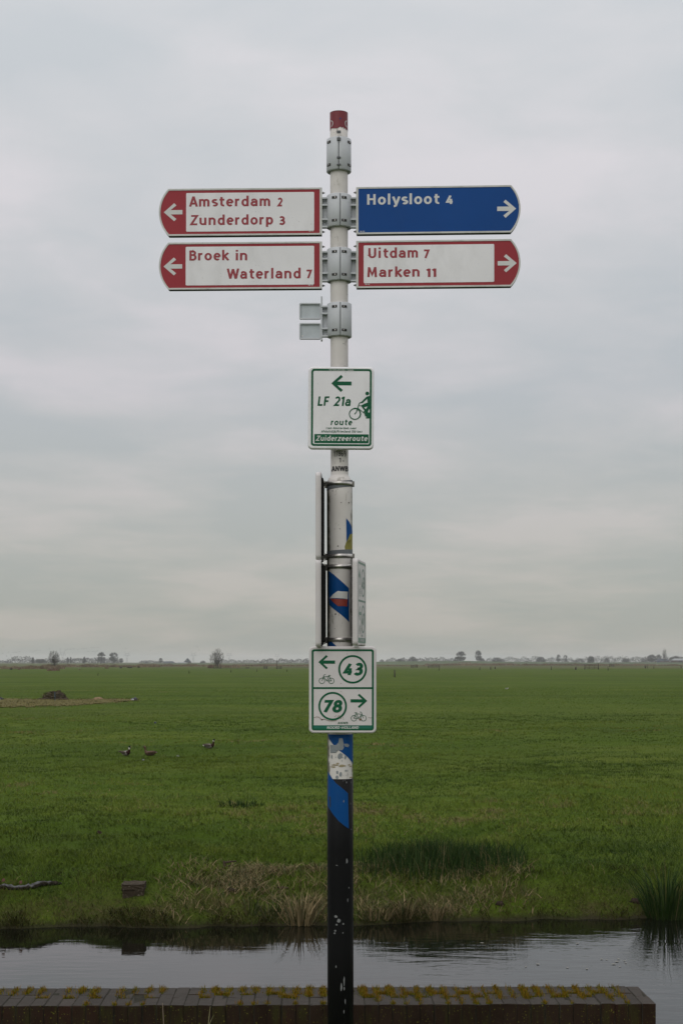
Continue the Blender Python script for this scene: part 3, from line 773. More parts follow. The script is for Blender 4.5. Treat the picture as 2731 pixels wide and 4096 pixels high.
# dry weed and a grass stalk standing in front of the wall
WEED_M = mat('dry_stalk', (0.17, 0.13, 0.09), .8); STRAW_M = mat('straw_stalk', (0.26, 0.25, 0.12), .8)
def weed():
    b = at(652, 4180, 6.86); b.z = 0
    e = empty('dry_weed', b)
    top = at(651, 4012, 6.88) - b
    tube('stalk', [(0, 0, 0), (.004, 0, top.z * .5), (top.x, top.y, top.z)], [.0022, .0018, .0012], WEED_M, e, 6)
    for k, (zz, dx, r) in enumerate(((.085, -.028, .011), (.075, .008, .008), (.080, .014, .009))):
        v, f = tube_data([(0, 0, zz - .03), (dx * .6, -.004, zz - .01), (dx, -.006, zz)], [.0012] * 3, 5)
        st = mesh_obj('side_stem', v, f, WEED_M, e)
        bm = bmesh.new(); bmesh.ops.create_icosphere(bm, subdivisions=1, radius=r * .6, matrix=Matrix.Translation((dx, -.006, zz)))
        for q in bm.verts: q.co += Vector((rnd.uniform(-1, 1), rnd.uniform(-1, 1), rnd.uniform(-1, 1))) * .003
        bm_obj('seed_head', bm, WEED_M, st)
    tag(e, 'dried brown weed stalk with small seed heads in front of the wall', 'weed')
    b2 = at(828, 4180, 6.86); b2.z = 0; t2 = at(842, 4024, 6.87) - b2
    e2 = empty('grass_stalk', b2)
    tube('stem', [(0, 0, 0), (t2.x * .35, 0, t2.z * .5), (t2.x, t2.y, t2.z)], [.002, .0016, .0006], STRAW_M, e2, 5)
    tube('blade', [(0, 0, .02), (.012, -.004, .10), (.03, -.01, .14)], [.0018, .0014, .0004], STRAW_M, e2, 5)
    tag(e2, 'single pale grass stalk in front of the wall', 'grass stalk')
weed()

# ------------------------------------------------------------------ the signpost
post = empty('signpost', ((1361.5 - CX) / 1000, 6.4, 0))
tag(post, 'tall cycle signpost with red, blue and green direction signs on a striped pole', 'signpost')
PX0, PY0 = post.location.x, 6.4
def zpx(py, y=6.4): return EYE - (py - HY) * y / F
def xc(py): return (np.interp(py, [450, 4100], [1355.0, 1362.0]) - CX) / 1000 - PX0   # the pole leans a touch
RU, RL = .0352, .0508

N = NT('pole_paint')
co = N.co(); so = N.n('ShaderNodeSeparateXYZ'); N.l(co, so.inputs[0])
c = N.ramp(N.noise(5, 5, .6), [(.3, (.58, .55, .515)), (.7, (.68, .65, .615))])
c = N.mix(N.math('MULTIPLY', N.step(N.noise(55, 4, .7, N.co('Object', (1, 1, .35))), .60, .68), .6), c, (.24, .22, .18))
c = N.mix(N.step(N.noise(120, 2, .5), .72, .75), c, (.10, .09, .075))
# green algae on the sides that stay damp, only on the thick lower tube
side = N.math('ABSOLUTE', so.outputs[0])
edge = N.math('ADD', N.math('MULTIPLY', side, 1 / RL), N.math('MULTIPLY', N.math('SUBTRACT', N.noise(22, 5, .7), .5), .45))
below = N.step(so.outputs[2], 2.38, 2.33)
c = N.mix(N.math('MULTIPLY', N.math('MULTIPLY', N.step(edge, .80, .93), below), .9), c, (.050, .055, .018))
N.col(c); N.rough(.5, .35); N.bump(N.noise(40, 4, .6), .15, .003)
POLE_M = N.m
BLACK_M = weathered('pole_black', (.006, .006, .0065), dirt=(.016, .016, .015), amount=.6, rough=.5, spec=.12)
def lathe(name, prof, m, parent, n=40):
    """prof: (py, radius); follows the pole's slight lean"""
    V = []; Fc = []
    for py, r in prof:
        for k in range(n):
            a = 2 * math.pi * k / n; V.append((xc(py) + r * math.cos(a), r * math.sin(a), zpx(py)))
    for j in range(len(prof) - 1):
        for k in range(n): Fc.append((j * n + k, (j + 1) * n + k, (j + 1) * n + (k + 1) % n, j * n + (k + 1) % n))
    Fc.append(tuple(range(n))); Fc.append(tuple((len(prof) - 1) * n + k for k in range(n))[::-1])
    o = mesh_obj(name, V, Fc, m, parent)
    me = o.data; me.polygons.foreach_set('use_smooth', [len(p.vertices) == 4 for p in me.polygons]); return o
pole = lathe('pole', [(455, RU)] + [(p, RU) for p in range(600, 1901, 100)] + [(1904, .0362), (1915, .044), (1930, RL)] + [(p, RL) for p in range(2000, 4300, 150)] + [(4330, RL)], POLE_M, post)
# local frame of the pole for wrapped print: x measured in photo pixels
def onpole(px, py, r):
    cxp = np.interp(py, [450, 4100], [1355.0, 1362.0])
    s = max(-.995, min(.995, (px - cxp) / 1000 / r)); a = math.asin(s)
    return (xc(py) + r * math.sin(a), -r * math.cos(a), zpx(py, 6.4))
def wrap(name, poly, r, m, parent=pole, rows=14, cols=10):
    """thin film on the pole whose outline, seen from the front, is poly (y-monotone)"""
    ys = [p[1] for p in poly]; y0, y1 = min(ys), max(ys); V = []; Fc = []; rowsl = sorted(set([y0 + (y1 - y0) * i / rows for i in range(rows + 1)] + ys))
    ok = []
    for yy in rowsl:
        yq = min(max(yy, y0 + 1e-3), y1 - 1e-3); xs = []
        for (xa, ya), (xb, yb) in zip(poly, poly[1:] + poly[:1]):
            if (ya <= yq < yb) or (yb <= yq < ya): xs.append(xa + (xb - xa) * (yq - ya) / (yb - ya))
        if len(xs) < 2: continue
        ok.append((yy, min(xs), max(xs)))
    for yy, xa, xb in ok:
        for k in range(cols + 1): V.append(onpole(xa + (xb - xa) * k / cols, yy, r))
    n = cols + 1
    for j in range(len(ok) - 1):
        for k in range(cols): Fc.append((j * n + k, (j + 1) * n + k, (j + 1) * n + k + 1, j * n + k + 1))
    return mesh_obj(name, V, Fc, m, parent, True)
def blob(cx, cy, rx, ry, n=11, j=.35):
    return [(cx + rx * math.cos(2 * math.pi * i / n) * (1 + rnd.uniform(-j, j)), cy + ry * math.sin(2 * math.pi * i / n) * (1 + rnd.uniform(-j * .6, j * .6))) for i in range(n)]
def top_band():
    n = 72; V = []; Fc = []; r = RU + .0008
    for k in range(n):
        a = 2 * math.pi * k / n
        low = 525 + 9 * (float(vnoise(k * .35, 0, 41)) - .5) + 10 * (float(vnoise(k * 1.1, 3, 42)) - .5) + (-5 if 50 < k < 58 else 0)
        for py in (454.5, 475, 500, low): V.append((xc(py) + r * math.cos(a), r * math.sin(a), zpx(py)))
    for k in range(n):
        k2 = (k + 1) % n
        for j in range(3): Fc.append((k * 4 + j, k * 4 + j + 1, k2 * 4 + j + 1, k2 * 4 + j))
    o = mesh_obj('top_band', V, Fc, weathered('band_red', (.20, .035, .045), dirt=(.12, .05, .05), amount=.4), post, True)
    bm = bmesh.new(); bmesh.ops.create_circle(bm, cap_ends=True, segments=40, radius=RU + .001)
    bmesh.ops.translate(bm, verts=bm.verts[:], vec=(xc(450), 0, zpx(453.5))); bm_obj('end_cap', bm, mat('cap_dark', (.05, .05, .055), .6), o)
    # white cycle symbols half round the side of the band
    for cxx, a0, a1 in ((1323, -75, 95), (1388, 95, 275)):
        pts = [(cxx + 8 * math.cos(R(a)), 502 - 12 * math.sin(R(a))) for a in np.linspace(a0, a1, 12)]
        l, rr = ribbon(pts, 2.2, False); V2 = []; F2 = []
        for p, q in zip(l, rr): V2 += [onpole(p.x, p.y, RU + .0016), onpole(q.x, q.y, RU + .0016)]
        for i in range(len(l) - 1): F2.append((2 * i, 2 * i + 1, 2 * i + 3, 2 * i + 2))
        mesh_obj('cycle_symbol', V2, F2, TXT_WHITE, o)
    wrap('blue_dot', blob(1361, 486, 3, 3, 9, .1), RU + .0014, STICK_BLUE, o, 5, 4)
top_band()
lathe('black_base', [(3113, RL + .0002), (3113.5, RL + .0012), (3400, RL + .0012), (3800, RL + .0012), (4320, RL + .0012)], BLACK_M, post)
# lettering on the pole
bend = lambda r: (lambda v: onpole(v[0], v[2] if False else v[2], r))
def pole_text(s, x0, x1, base, cap, t, track=.04, wide=None):
    V0 = text(pole, s, x0, x1, base, -cap, 0, TXT_BLACK, t, 0, track, False, 0, lambda v: onpole(v[0], v[2], RU + .0012 - v[1] * 0.6)); return V0
pole_text('17869', 1334, 1384, 1830, 22, .13); pole_text('1', 1356, 1363, 1854, 18, .14); pole_text('ANWB', 1325, 1393, 1888, 20, .21, .05)
wrap('paint_speck', blob(1373, 1848, 2, 2.5, 7), RU + .0012, TXT_BLACK, pole, 4, 3)
def C4(x, y): return (1200 + x / 3.267, 1880 + y / 3.267)
def c4(*p): return [C4(*q) for q in p]
r1 = RL + .0009
wrap('flag_sticker', c4((602, 643), (640, 685), (668, 735), (684, 790), (686, 840), (650, 850), (607, 950)), r1, STICK_BLUE)
wrap('sticker_peel', c4((645, 830), (690, 828), (686, 1052), (585, 1052), (583, 1010), (600, 960)), r1 - .0004, STICK_YELLOW)
def flap():
    P = c4((610, 955), (690, 835), (698, 930), (655, 915))
    V = []
    for i, (a, b) in enumerate(P):
        q = Vector(onpole(min(a, 1408.5), b, r1 + (.001 if i in (0,) else .012))); V.append(q)
    mesh_obj('peeling_corner', V, [(0, 1, 2, 3)], STICK_YELLOW, pole)
flap()
wrap('blue_stripe', c4((378, 1325), (440, 1375), (560, 1480), (637, 1550), (640, 1990), (560, 1915), (450, 1830), (384, 1770), (372, 1560)), r1, STICK_BLUE, pole, 20)
wrap('white_flag_field', c4((492, 1588), (625, 1596), (620, 1694), (388, 1680), (430, 1630)), r1 + .0006, TXT_WHITE)
wrap('red_flag_field', c4((388, 1681), (620, 1695), (613, 1790), (495, 1784), (435, 1735)), r1 + .0006, STICK_RED)
wrap('blue_stripe', c4((372, 2235), (410, 2240), (480, 2310), (372, 2312)), r1, STICK_BLUE, pole, 8)
for cx_, cy_, a_, b_ in ((538, 442, 6, 7), (494, 1006, 9, 9), (464, 1888, 9, 11), (636, 440, 7, 10), (425, 288, 4, 9)):
    p = C4(cx_, cy_); wrap('rust_spot', blob(p[0], p[1], a_ / 3.267, b_ / 3.267, 8, .25), r1, mat('rust_dark', (.10, .085, .07), .8), pole, 5, 4)
def C5(x, y): return (1240 + x / 6.1875, 2960 + y / 6.1875)
def c5(*p): return [C5(*q) for q in p]
r2 = RL + .0010
wrap('blue_stripe', c5((440, -150), (1076, -150), (1076, 640), (1050, 560), (960, 440), (880, 360), (720, 240), (600, 130), (540, 60), (480, -20)), r2, STICK_BLUE, pole, 26, 14)
for poly in (c5((720, -60), (800, -60), (830, 60), (835, 180), (790, 240), (690, 235), (640, 300), (505, 310), (500, 110), (620, 130), (700, 50)), c5((830, 80), (930, 78), (970, 120), (940, 165), (870, 150))):
    wrap('bare_patch', poly, r2 + .0005, CHIP_GREY, pole, 14, 8)
for cx_, cy_, a_, b_ in ((740, 380, 72, 75), (870, 410, 26, 50), (535, 400, 20, 50), (672, 780, 32, 45), (752, 825, 30, 62), (668, 905, 34, 52), (635, 410, 10, 18), (790, 495, 9, 16), (880, 740, 16, 26), (925, 742, 10, 26), (820, 860, 6, 8), (885, 850, 7, 8), (850, 820, 6, 7)):
    p = C5(cx_, cy_); wrap('bare_patch', blob(p[0], p[1], a_ / 6.19, b_ / 6.19, 10, .3), r2, CHIP_GREY, pole, 8, 5)
for cx_, cy_, a_, b_ in ((620, 600, 90, 20), (780, 620, 80, 30), (570, 650, 60, 18), (680, 560, 40, 18), (970, 600, 32, 14), (1000, 640, 40, 12), (1010, 910, 60, 12)):
    p = C5(cx_, cy_); wrap('glue_remnant', blob(p[0], p[1], a_ / 6.19, b_ / 6.19, 13, .45), r2, STICK_TAN, pole, 8, 6)
r3 = RL + .0021
wrap('blue_stripe', c5((441, 770), (500, 860), (560, 950), (640, 1045), (760, 1140), (860, 1225), (935, 1300), (945, 1700), (958, 2168), (860, 2100), (700, 1965), (560, 1800), (441, 1620)), r3, STICK_BLUE, pole, 30, 14)
wrap('black_bar', c5((472, 1380), (503, 1380), (512, 1640), (490, 1645)), r3 + .0006, TXT_BLACK, pole, 5, 3)
for cx_, cy_, a_, b_ in ((833, 1490, 14, 28), (897, 1030, 10, 28), (820, 990, 9, 10), (860, 985, 7, 10), (1010, 1030, 3, 30), (1000, 1560, 4, 30), (1018, 2190, 6, 15)):
    p = C5(cx_, cy_); wrap('paint_chip', blob(p[0], p[1], a_ / 6.19, b_ / 6.19, 8, .3), r3 + .0006, CHIP_PALE, pole, 5, 4)
def C9(x, y): return (x / 1.12, 3380 + y / 1.12)
for cx_, cy_, a_, b_ in ((1553, 65, 4, 11), (1508, 84, 4, 2), (1504, 312, 8, 6), (1517, 330, 8, 9), (1508, 348, 4, 4), (1537, 344, 4, 4), (1502, 375, 5, 4), (1499, 386, 4, 4), (1536, 384, 2, 3), (1505, 534, 3, 6), (1528, 625, 4, 18), (1541, 600, 3, 22), (1541, 632, 3, 8), (1546, 690, 2, 12), (1540, 735, 2, 8), (1557, 240, 2, 8), (1562, 185, 2, 4)):
    p = (cx_ / 1.12, 3380 + cy_ / 1.12); wrap('paint_chip', blob(p[0], p[1], a_ / 1.12, b_ / 1.12, 9, .3), r3, CHIP_PALE, pole, 6, 4)

# --- clamps
def clamp(cx_px, top_px, bot_px, arms, seam_px, front_bolts=True):
    zc = zpx((top_px + bot_px) / 2); H = (bot_px - top_px) / 1000; r = .0492; x0 = (cx_px - CX) / 1000 - PX0
    c = empty('clamp', (x0, 0, zc), post)
    n = 26; sa = math.asin(max(-.9, min(.9, (seam_px - cx_px) / 1000 / r)))
    gap = .030
    # two half shells with the open seam between them
    for s in (0, 1):
        a0, a1 = (-math.pi / 2 + sa + gap, math.pi / 2 + sa - gap) if s == 0 else (math.pi / 2 + sa + gap, 1.5 * math.pi + sa - gap)
        V = []; Fc = []
        prof = ((r - .0105, -H / 2), (r - .002, -H / 2), (r, -H / 2 + .002), (r, H / 2 - .002), (r - .002, H / 2), (r - .0105, H / 2))
        for k in range(n + 1):
            a = a0 + (a1 - a0) * k / n
            for rr, zz in prof: V.append((rr * math.cos(a), rr * math.sin(a), zz))
        m_ = len(prof)
        for k in range(n):
            for j in range(m_): Fc.append((k * m_ + j, (k + 1) * m_ + j, (k + 1) * m_ + (j + 1) % m_, k * m_ + (j + 1) % m_))
        Fc += [tuple(range(m_)), tuple(n * m_ + j for j in range(m_))[::-1]]
        bm = bmesh.new(); vv = [bm.verts.new(v) for v in V]
        for q in Fc: bm.faces.new([vv[i] for i in q])
        bmesh.ops.recalc_face_normals(bm, faces=bm.faces[:])
        o = bm_obj('half_shell', bm, ALU, c)
        me = o.data; me.polygons.foreach_set('use_smooth', [abs(p.normal.z) < .5 for p in me.polygons])
    # rubber sleeve closing the ring between shell and pole
    bm = bmesh.new()
    for zz in (-H / 2 + .006, H / 2 - .006):
        bmesh.ops.create_cone(bm, segments=32, radius1=r - .0105, radius2=r - .0105, depth=.008, cap_ends=True, matrix=Matrix.Translation((0, 0, zz)))
    bm_obj('sleeve', bm, RUBBER, c)['kind'] = 'stuff'
    sm = box('seam_shade', (0, 0, 0), (.0055, .004, H - .004), DARK, c); sm.location = ((r - .006) * math.sin(sa), -(r - .006) * math.cos(sa), 0)  # dark strip added behind the gap to paint its shade
    offs = (-.0235, .0150) if front_bolts else (-.0395, .0415)
    for bx in offs:
        for bz in (H / 2 - .018, -H / 2 + .021):
            a = math.asin((bx + (seam_px - cx_px) / 1000 * (1 if front_bolts else 0)) / r)
            e = box('bolt_slot_shade', (0, -.0006, 0), (.021, .002, .0095), DARK, c)  # box stands proud; its dark colour paints the shade of a recessed slot
            e.location = (r * math.sin(a), -r * math.cos(a) + .0004, bz); e.rotation_euler = (0, 0, a)
            bm = bmesh.new(); bmesh.ops.create_cone(bm, segments=8, radius1=.0030, radius2=.0026, depth=.003, cap_ends=True, matrix=Matrix.Rotation(R(90), 4, 'X'))
            bo = bm_obj('bolt_head', bm, STEEL, c); q = a + (.06 if bx < 0 else -.06) * (1 if front_bolts else 0)
            bo.location = ((r + .001) * math.sin(q), -(r + .001) * math.cos(q), bz); bo.rotation_euler = (0, 0, q)
    for s, xe in arms:            # s: -1 left, +1 right; xe: outer end in m from the clamp axis
        xa, xb = s * (r - .006), xe; xm = (xa + xb) / 2; w = abs(xb - xa)
        bm = bmesh.new(); bm_box(bm, (xm, 0.004, -.004), (w, .006, H - .012))
        for zz in (H / 2 - .012, H / 2 - .040, -H / 2 + .033, -H / 2 + .003): bm_box(bm, (xm, -.006, zz), (w, .022, .006))
        bm_obj('bracket_arm', bm, ALU, c)
    return c
c_top = clamp(1355, 560, 690, (), 1354.5, False)
# the top clamp has a toothed locking strip on its seam
for py_, w_, h_ in ((541, 16, 11), (569, 15, 12), (642, 15, 7), (670, 15, 6)):
    box('locking_tooth', (0, -.0505, zpx(py_) - c_top.location.z - .0035), (w_ / 1000, .006, h_ / 1000), mat('old_zinc', (.10, .105, .11), .6), c_top, .001)
clamp(1356, 784, 914, ((-1, -.068), (1, .068)), 1361)
clamp(1356.5, 999, 1129, ((-1, -.068), (1, .068)), 1361.3)
c3_ = clamp(1357, 1217, 1350, ((-1, -.072),), 1361.5)
# the empty holder plate on the third clamp
def holder():
    x0 = c3_.location.x + PX0; zc = c3_.location.z
    k = lambda px, py: ((px - CX) / 1000 - x0, zpx(py) - zc)
    a = k(1283, 1188); b = k(1290, 1364)
    h = box('end_plate', ((a[0] + b[0]) / 2, 0, (a[1] + b[1]) / 2), (.0065, .030, a[1] - b[1]), ALU, c3_, .0015)
    for y0, y1 in ((1213, 1278), (1293, 1358)):
        p, q = k(1197, y0), k(1283, y1)
        out = rrect(p[0], q[0], q[1], p[1], .006, 3); inn = rrect(p[0] + .005, q[0] - .004, q[1] + .005, p[1] - .005, .003, 3)
        ring_plate('flag_rim', out, inn, .006, .013, ALU, c3_)
        plate('flag_plate', rrect(p[0] + .004, q[0] - .002, q[1] + .004, p[1] - .004, .003, 3), .004, .004, mat('plate_zinc', (.46, .50, .52), .45, var=.1), c3_)
    u, v = k(1209.5, 1344); plate('hole', ellipse(u, v, .0035, n=14), -.0003, .0004, TXT_WHITE, c3_)
holder()

# --- finger signs
def finger(name_label, side, cx_end, cy_end, slope, rz, face_m, panel, texts, arrow_tip, code):
    """side -1: points left. cx_end/cy_end: pixel of the pole-side end and its mid height"""
    yf = 6.4 - .017; k = yf / F
    Wd, Hh, tipb = .652, .188, .038
    def loc(px, py):
        return ((px - cx_end) * k, (cy_end + slope * abs(px - cx_end) - py) * k)
    s = side
    def outline(ins, n=14):
        rr = ((Hh / 2) ** 2 + tipb ** 2) / (2 * tipb); cxx = s * (Wd - rr)
        P = [(s * ins, -Hh / 2 + ins), (s * ins, Hh / 2 - ins)]
        am = math.asin((Hh / 2 - ins) / (rr - ins))
        for i in range(n + 1):
            a = am - 2 * am * i / n; P.append((cxx + s * (rr - ins) * math.cos(a), (rr - ins) * math.sin(a)))
        return P
    board = plate('finger_sign', outline(.001), .017, .032, mat('board_edge', (.10, .11, .10), .6), post)
    board.location = ((cx_end - CX) * 6.4 / F - PX0, 0, EYE - (cy_end - HY) * 6.4 / F)
    board.rotation_euler = (0, 0, rz); board['label'] = name_label
    ring_plate('rim', outline(0), outline(.0065), -.013, .0045, RIM, board)
    plate('coloured_face', outline(.006), -.0148, .0010, face_m, board)
    box('end_strip', (s * .004, -.0165, 0), (.0095, .0035, Hh - .004), RIM, board)
    y = -.0158
    if panel:
        a, b = loc(panel[0], panel[1]), loc(panel[2], panel[3])
        zm = (a[1] + b[1]) / 2; hh = abs(a[1] - b[1]) / 2
        plate('white_panel', rrect(min(a[0], b[0]), max(a[0], b[0]), zm - hh, zm + hh, .004, 3), y, .0006, WHITE, board); y -= .0006
    tm = TXT_WHITE if not panel else RED_TXT
    for tx, xa, xb, base, cap in texts:
        (u0, v0), (u1, _) = loc(xa, base), loc(xb, base)
        text(board, tx, u0, u1, v0, cap * k, y - .0004, tm, .182 if tx[0].isalpha() else .215, 0, .09 if len(tx) > 2 else .06)
    t = loc(*arrow_tip)
    plate('arrow', arrow_pts(t, k / 1.96, s), -.0158, .0006, TXT_WHITE, board)
    a = loc(*code); text(board, '08-10', a[0], a[0] + .018, a[1], .0055, -.0163, TXT_WHITE, .16, 0, .05, False)
    for zz in (Hh / 2 - .017, -Hh / 2 + .015):       # the two fixing bolts at the pole-side end
        bm = bmesh.new(); bmesh.ops.create_cone(bm, segments=6, radius1=.0050, radius2=.0050, depth=.004, cap_ends=True, matrix=Matrix.Translation((-s * .0035, 0, zz)) @ Matrix.Rotation(R(90), 4, 'Y'))
        bmesh.ops.create_cone(bm, segments=8, radius1=.0026, radius2=.0026, depth=.010, cap_ends=True, matrix=Matrix.Translation((-s * .006, 0, zz)) @ Matrix.Rotation(R(90), 4, 'Y'))
        bm_obj('fixing_bolt', bm, mat('bolt_zinc', (.20, .19, .18), .5, metal=.6), board)
    return board
def A1(x, y): return (600 + x / 1.96, 420 + y / 1.96)
def A2(x, y): return (1300 + x / 1.96, 420 + y / 1.96)
finger('red and white finger sign to Amsterdam and Zunderdorp', -1, 1288, 849, .0075, R(-1.8), RED, (744, 776, 1257, 927),
       (('Amsterdam', 755.5, 1081, 830.5, 40.5), ('2', 1107, 1130.5, 829.5, 33.5), ('Zunderdorp', 757, 1093, 904.7, 40), ('3', 1117, 1141, 903.5, 33.5)), (654, 853), (1236, 931))
finger('red and white finger sign to Broek in Waterland', -1, 1288, 1064, .0075, R(-1.8), RED, (742, 991, 1257, 1142),
       (('Broek', 757, 917, 1046, 40), ('in', 943, 989, 1045.5, 40), ('Waterland', 907, 1203, 1119.5, 41), ('7', 1227, 1250, 1117, 33.5)), (653, 1070), (1234, 1147))
finger('blue finger sign to Holysloot with white lettering', 1, 1425, 847.5, -.0135, R(-2.6), BLUE, None,
       (('Holysloot', 1468.5, 1756.5, 823.5, 42), ('4', 1780.5, 1809, 820.5, 35)), (2061, 838.5), (1440, 933))
finger('red and white finger sign to Uitdam and Marken', 1, 1425, 1062, -.0135, R(-2.6), RED, (1454.7, 986, 1974, 1130),
       (('Uitdam', 1468, 1671, 1036.5, 40), ('7', 1695, 1718.5, 1036, 33.5), ('Marken', 1469, 1677.5, 1112.5, 40), ('11', 1703, 1744, 1111.5, 33.5)), (2063, 1055), (1460, 1144))

# --- box signs (rounded, folded-edge panels)
def box_sign(label, w, h, th, loc, rot, white):
    """board with soft rounded edge; origin at the centre of the front face"""
    bm = bmesh.new(); out = rrect(-w / 2, w / 2, -h / 2, h / 2, .018, 7)
    rings = []
    for ins, y in ((.0, th), (.0, .006), (.0012, .003), (.0035, .0010), (.007, .0), (.009, .0008)):
        q = rrect(-w / 2 + ins, w / 2 - ins, -h / 2 + ins, h / 2 - ins, max(.004, .018 - ins), 7); rings.append([bm.verts.new((p[0], y, p[1])) for p in q])
    n = len(out)
    for a, b in zip(rings[:-1], rings[1:]):
        for i in range(n): bm.faces.new((a[i], a[(i + 1) % n], b[(i + 1) % n], b[i]))
    bm.faces.new(rings[-1]); bm.faces.new(rings[0])
    bmesh.ops.recalc_face_normals(bm, faces=bm.faces[:])
    o = bm_obj('route_sign', bm, white, post)
    me = o.data; me.polygons.foreach_set('use_smooth', [len(p.vertices) == 4 for p in me.polygons])
    place(o, loc, rot); o['label'] = label
    plate('back_panel', rrect(-w / 2 + .004, w / 2 - .004, -h / 2 + .004, h / 2 - .004, .012, 5), th + .001, .0012, DARK, o)
    return o
def at_local(cxp, cyp, y): p = at(cxp, cyp, y); return (p.x - PX0, y - PY0, p.z)

def lf_sign():
    yf = 6.328; k = yf / F / 5.6
    o = box_sign('white and green long distance cycle route sign with a cyclist picture', .2595, .326, .022, at_local(1363.5, 1631.5, yf), (0, R(.35), 0), WHITE)
    cxx, czz = 748, 1185          # crop centre of the sign
    L = lambda x, y: ((x - cxx) * k, (czz - y) * k)
    y = .0006
    (a, b), (c, d) = L(80, 2040), L(1432, 312)
    ring_plate('border', rrect(a, c, b, d, .012, 7), rrect(a + .0078, c - .0078, b + .0078, d - .0078, .006, 7), y, .0005, GREEN, o)
    plate('arrow', [(L(528, 632)[0] + p[0] * k * 3.08, L(528, 636)[1] + p[1] * k * 2.75) for p in [(0, 0), (70, 70), (84, 53), (43, 15.5), (147, 15.5), (147, -15.5), (43, -15.5), (84, -53), (70, -70)]], y, .0005, GREEN, o)
    def tx(s, x0, x1, base, cap, t, sh, m=GREEN, split=True, yy=y - .0004, track=.06):
        (u, v), (u1, _) = L(x0, base), L(x1, base); text(o, s, u, u1, v, cap * k, yy, m, t, sh, track, split)
    tx('LF', 222, 490, 1138, 208, .185, .13); tx('21a', 568, 967, 1140, 208, .185, .13)
    tx('route', 518, 1003, 1571, 132, .185, .13, track=.12)
    tx('(van Amsterdam naar', 418, 1095, 1660, 48, .17, .13, split=False, track=.1); tx('Afsluitdijk/Friesland 150 km)', 308, 1222, 1738, 50, .17, .13, split=False, track=.08)
    (a, b), (c, d) = L(157, 1975), L(1369, 1773); plate('title_bar', [(a, b), (c, b), (c, d), (a, d)], y, .0005, GREEN, o)
    tx('Zuiderzeeroute', 182, 1350, 1924, 112, .18, .13, TXT_WHITE, True, y - .0010)
    tx('FIETSPLATFORM / ANWB', 480, 1022, 358, 36, .13, 0, TXT_WHITE, False, y - .0010)
    # the cyclist, cut off by the right border
    parts = []
    def poly(P, d): parts.append((None, [L(*p) for p in P], d))
    poly(ellipse(1333, 858, 42, 42, 22), 0)
    poly([(1386, 912), (1335, 922), (1298, 946), (1205, 1046), (1180, 1052), (1190, 1072), (1225, 1076), (1332, 978), (1342, 1062), (1386, 1066)], 1)
    poly([(1387, 1060), (1338, 1064), (1270, 1086), (1190, 1132), (1272, 1240), (1302, 1212), (1260, 1168), (1345, 1145), (1387, 1150)], 2)
    poly([(1345, 1146), (1389, 1150), (1391, 1205), (1372, 1215), (1350, 1262), (1362, 1290), (1391, 1280), (1391, 1402), (1325, 1385), (1286, 1362), (1274, 1322), (1287, 1286), (1240, 1292), (1272, 1238), (1302, 1212)], 3)
    poly([(1300, 1396), (1391, 1384), (1391, 1416), (1310, 1418)], 4)
    bm = bmesh.new()
    for _, P, d in parts: bm.faces.new([bm.verts.new((p[0], y - .0006 - .0001 * d, p[1])) for p in P])
    def stroke(P, t, d, closed=False):
        l, r = ribbon([L(*p) for p in P], t * k, closed)
        v = [(bm.verts.new((a.x, y - .0006 - .0001 * d, a.y)), bm.verts.new((b_.x, y - .0006 - .0001 * d, b_.y))) for a, b_ in zip(l, r)]
        for i in range(len(v) - 1): bm.faces.new((v[i][0], v[i][1], v[i + 1][1], v[i + 1][0]))
    stroke([(1200, 1060), (1172, 1066), (1152, 1092), (1118, 1195), (1092, 1275), (1052, 1324)], 19, 5)
    stroke([(1150, 1132), (1215, 1136)], 12, 6); stroke([(1126, 1188), (1282, 1308)], 13, 7)
    stroke([(1058 + 121 * math.cos(R(a)), 1318 + 121 * math.sin(R(a))) for a in np.linspace(0, 360, 33)], 20, 8, True)
    stroke([(1058 + 128 * math.cos(R(a)), 1318 + 128 * math.sin(R(a))) for a in np.linspace(-98, 38, 18)], 22, 9)
    bmesh.ops.recalc_face_normals(bm, faces=bm.faces[:])
    for f in bm.faces:
        f.normal_update()
        if f.normal.y > 0: f.normal_flip()
    bm_obj('cyclist_symbol', bm, GREEN, o)['kind'] = 'stuff'
    for q in range(9):           # drops of water hanging on the lower edge
        bm = bmesh.new(); bmesh.ops.create_icosphere(bm, subdivisions=1, radius=.0022, matrix=Matrix.Translation((rnd.uniform(-.11, .11), .004, -.1635)))
        bm_obj('water_drop', bm, mat('drop', (.25, .25, .25), .1), o)
lf_sign()

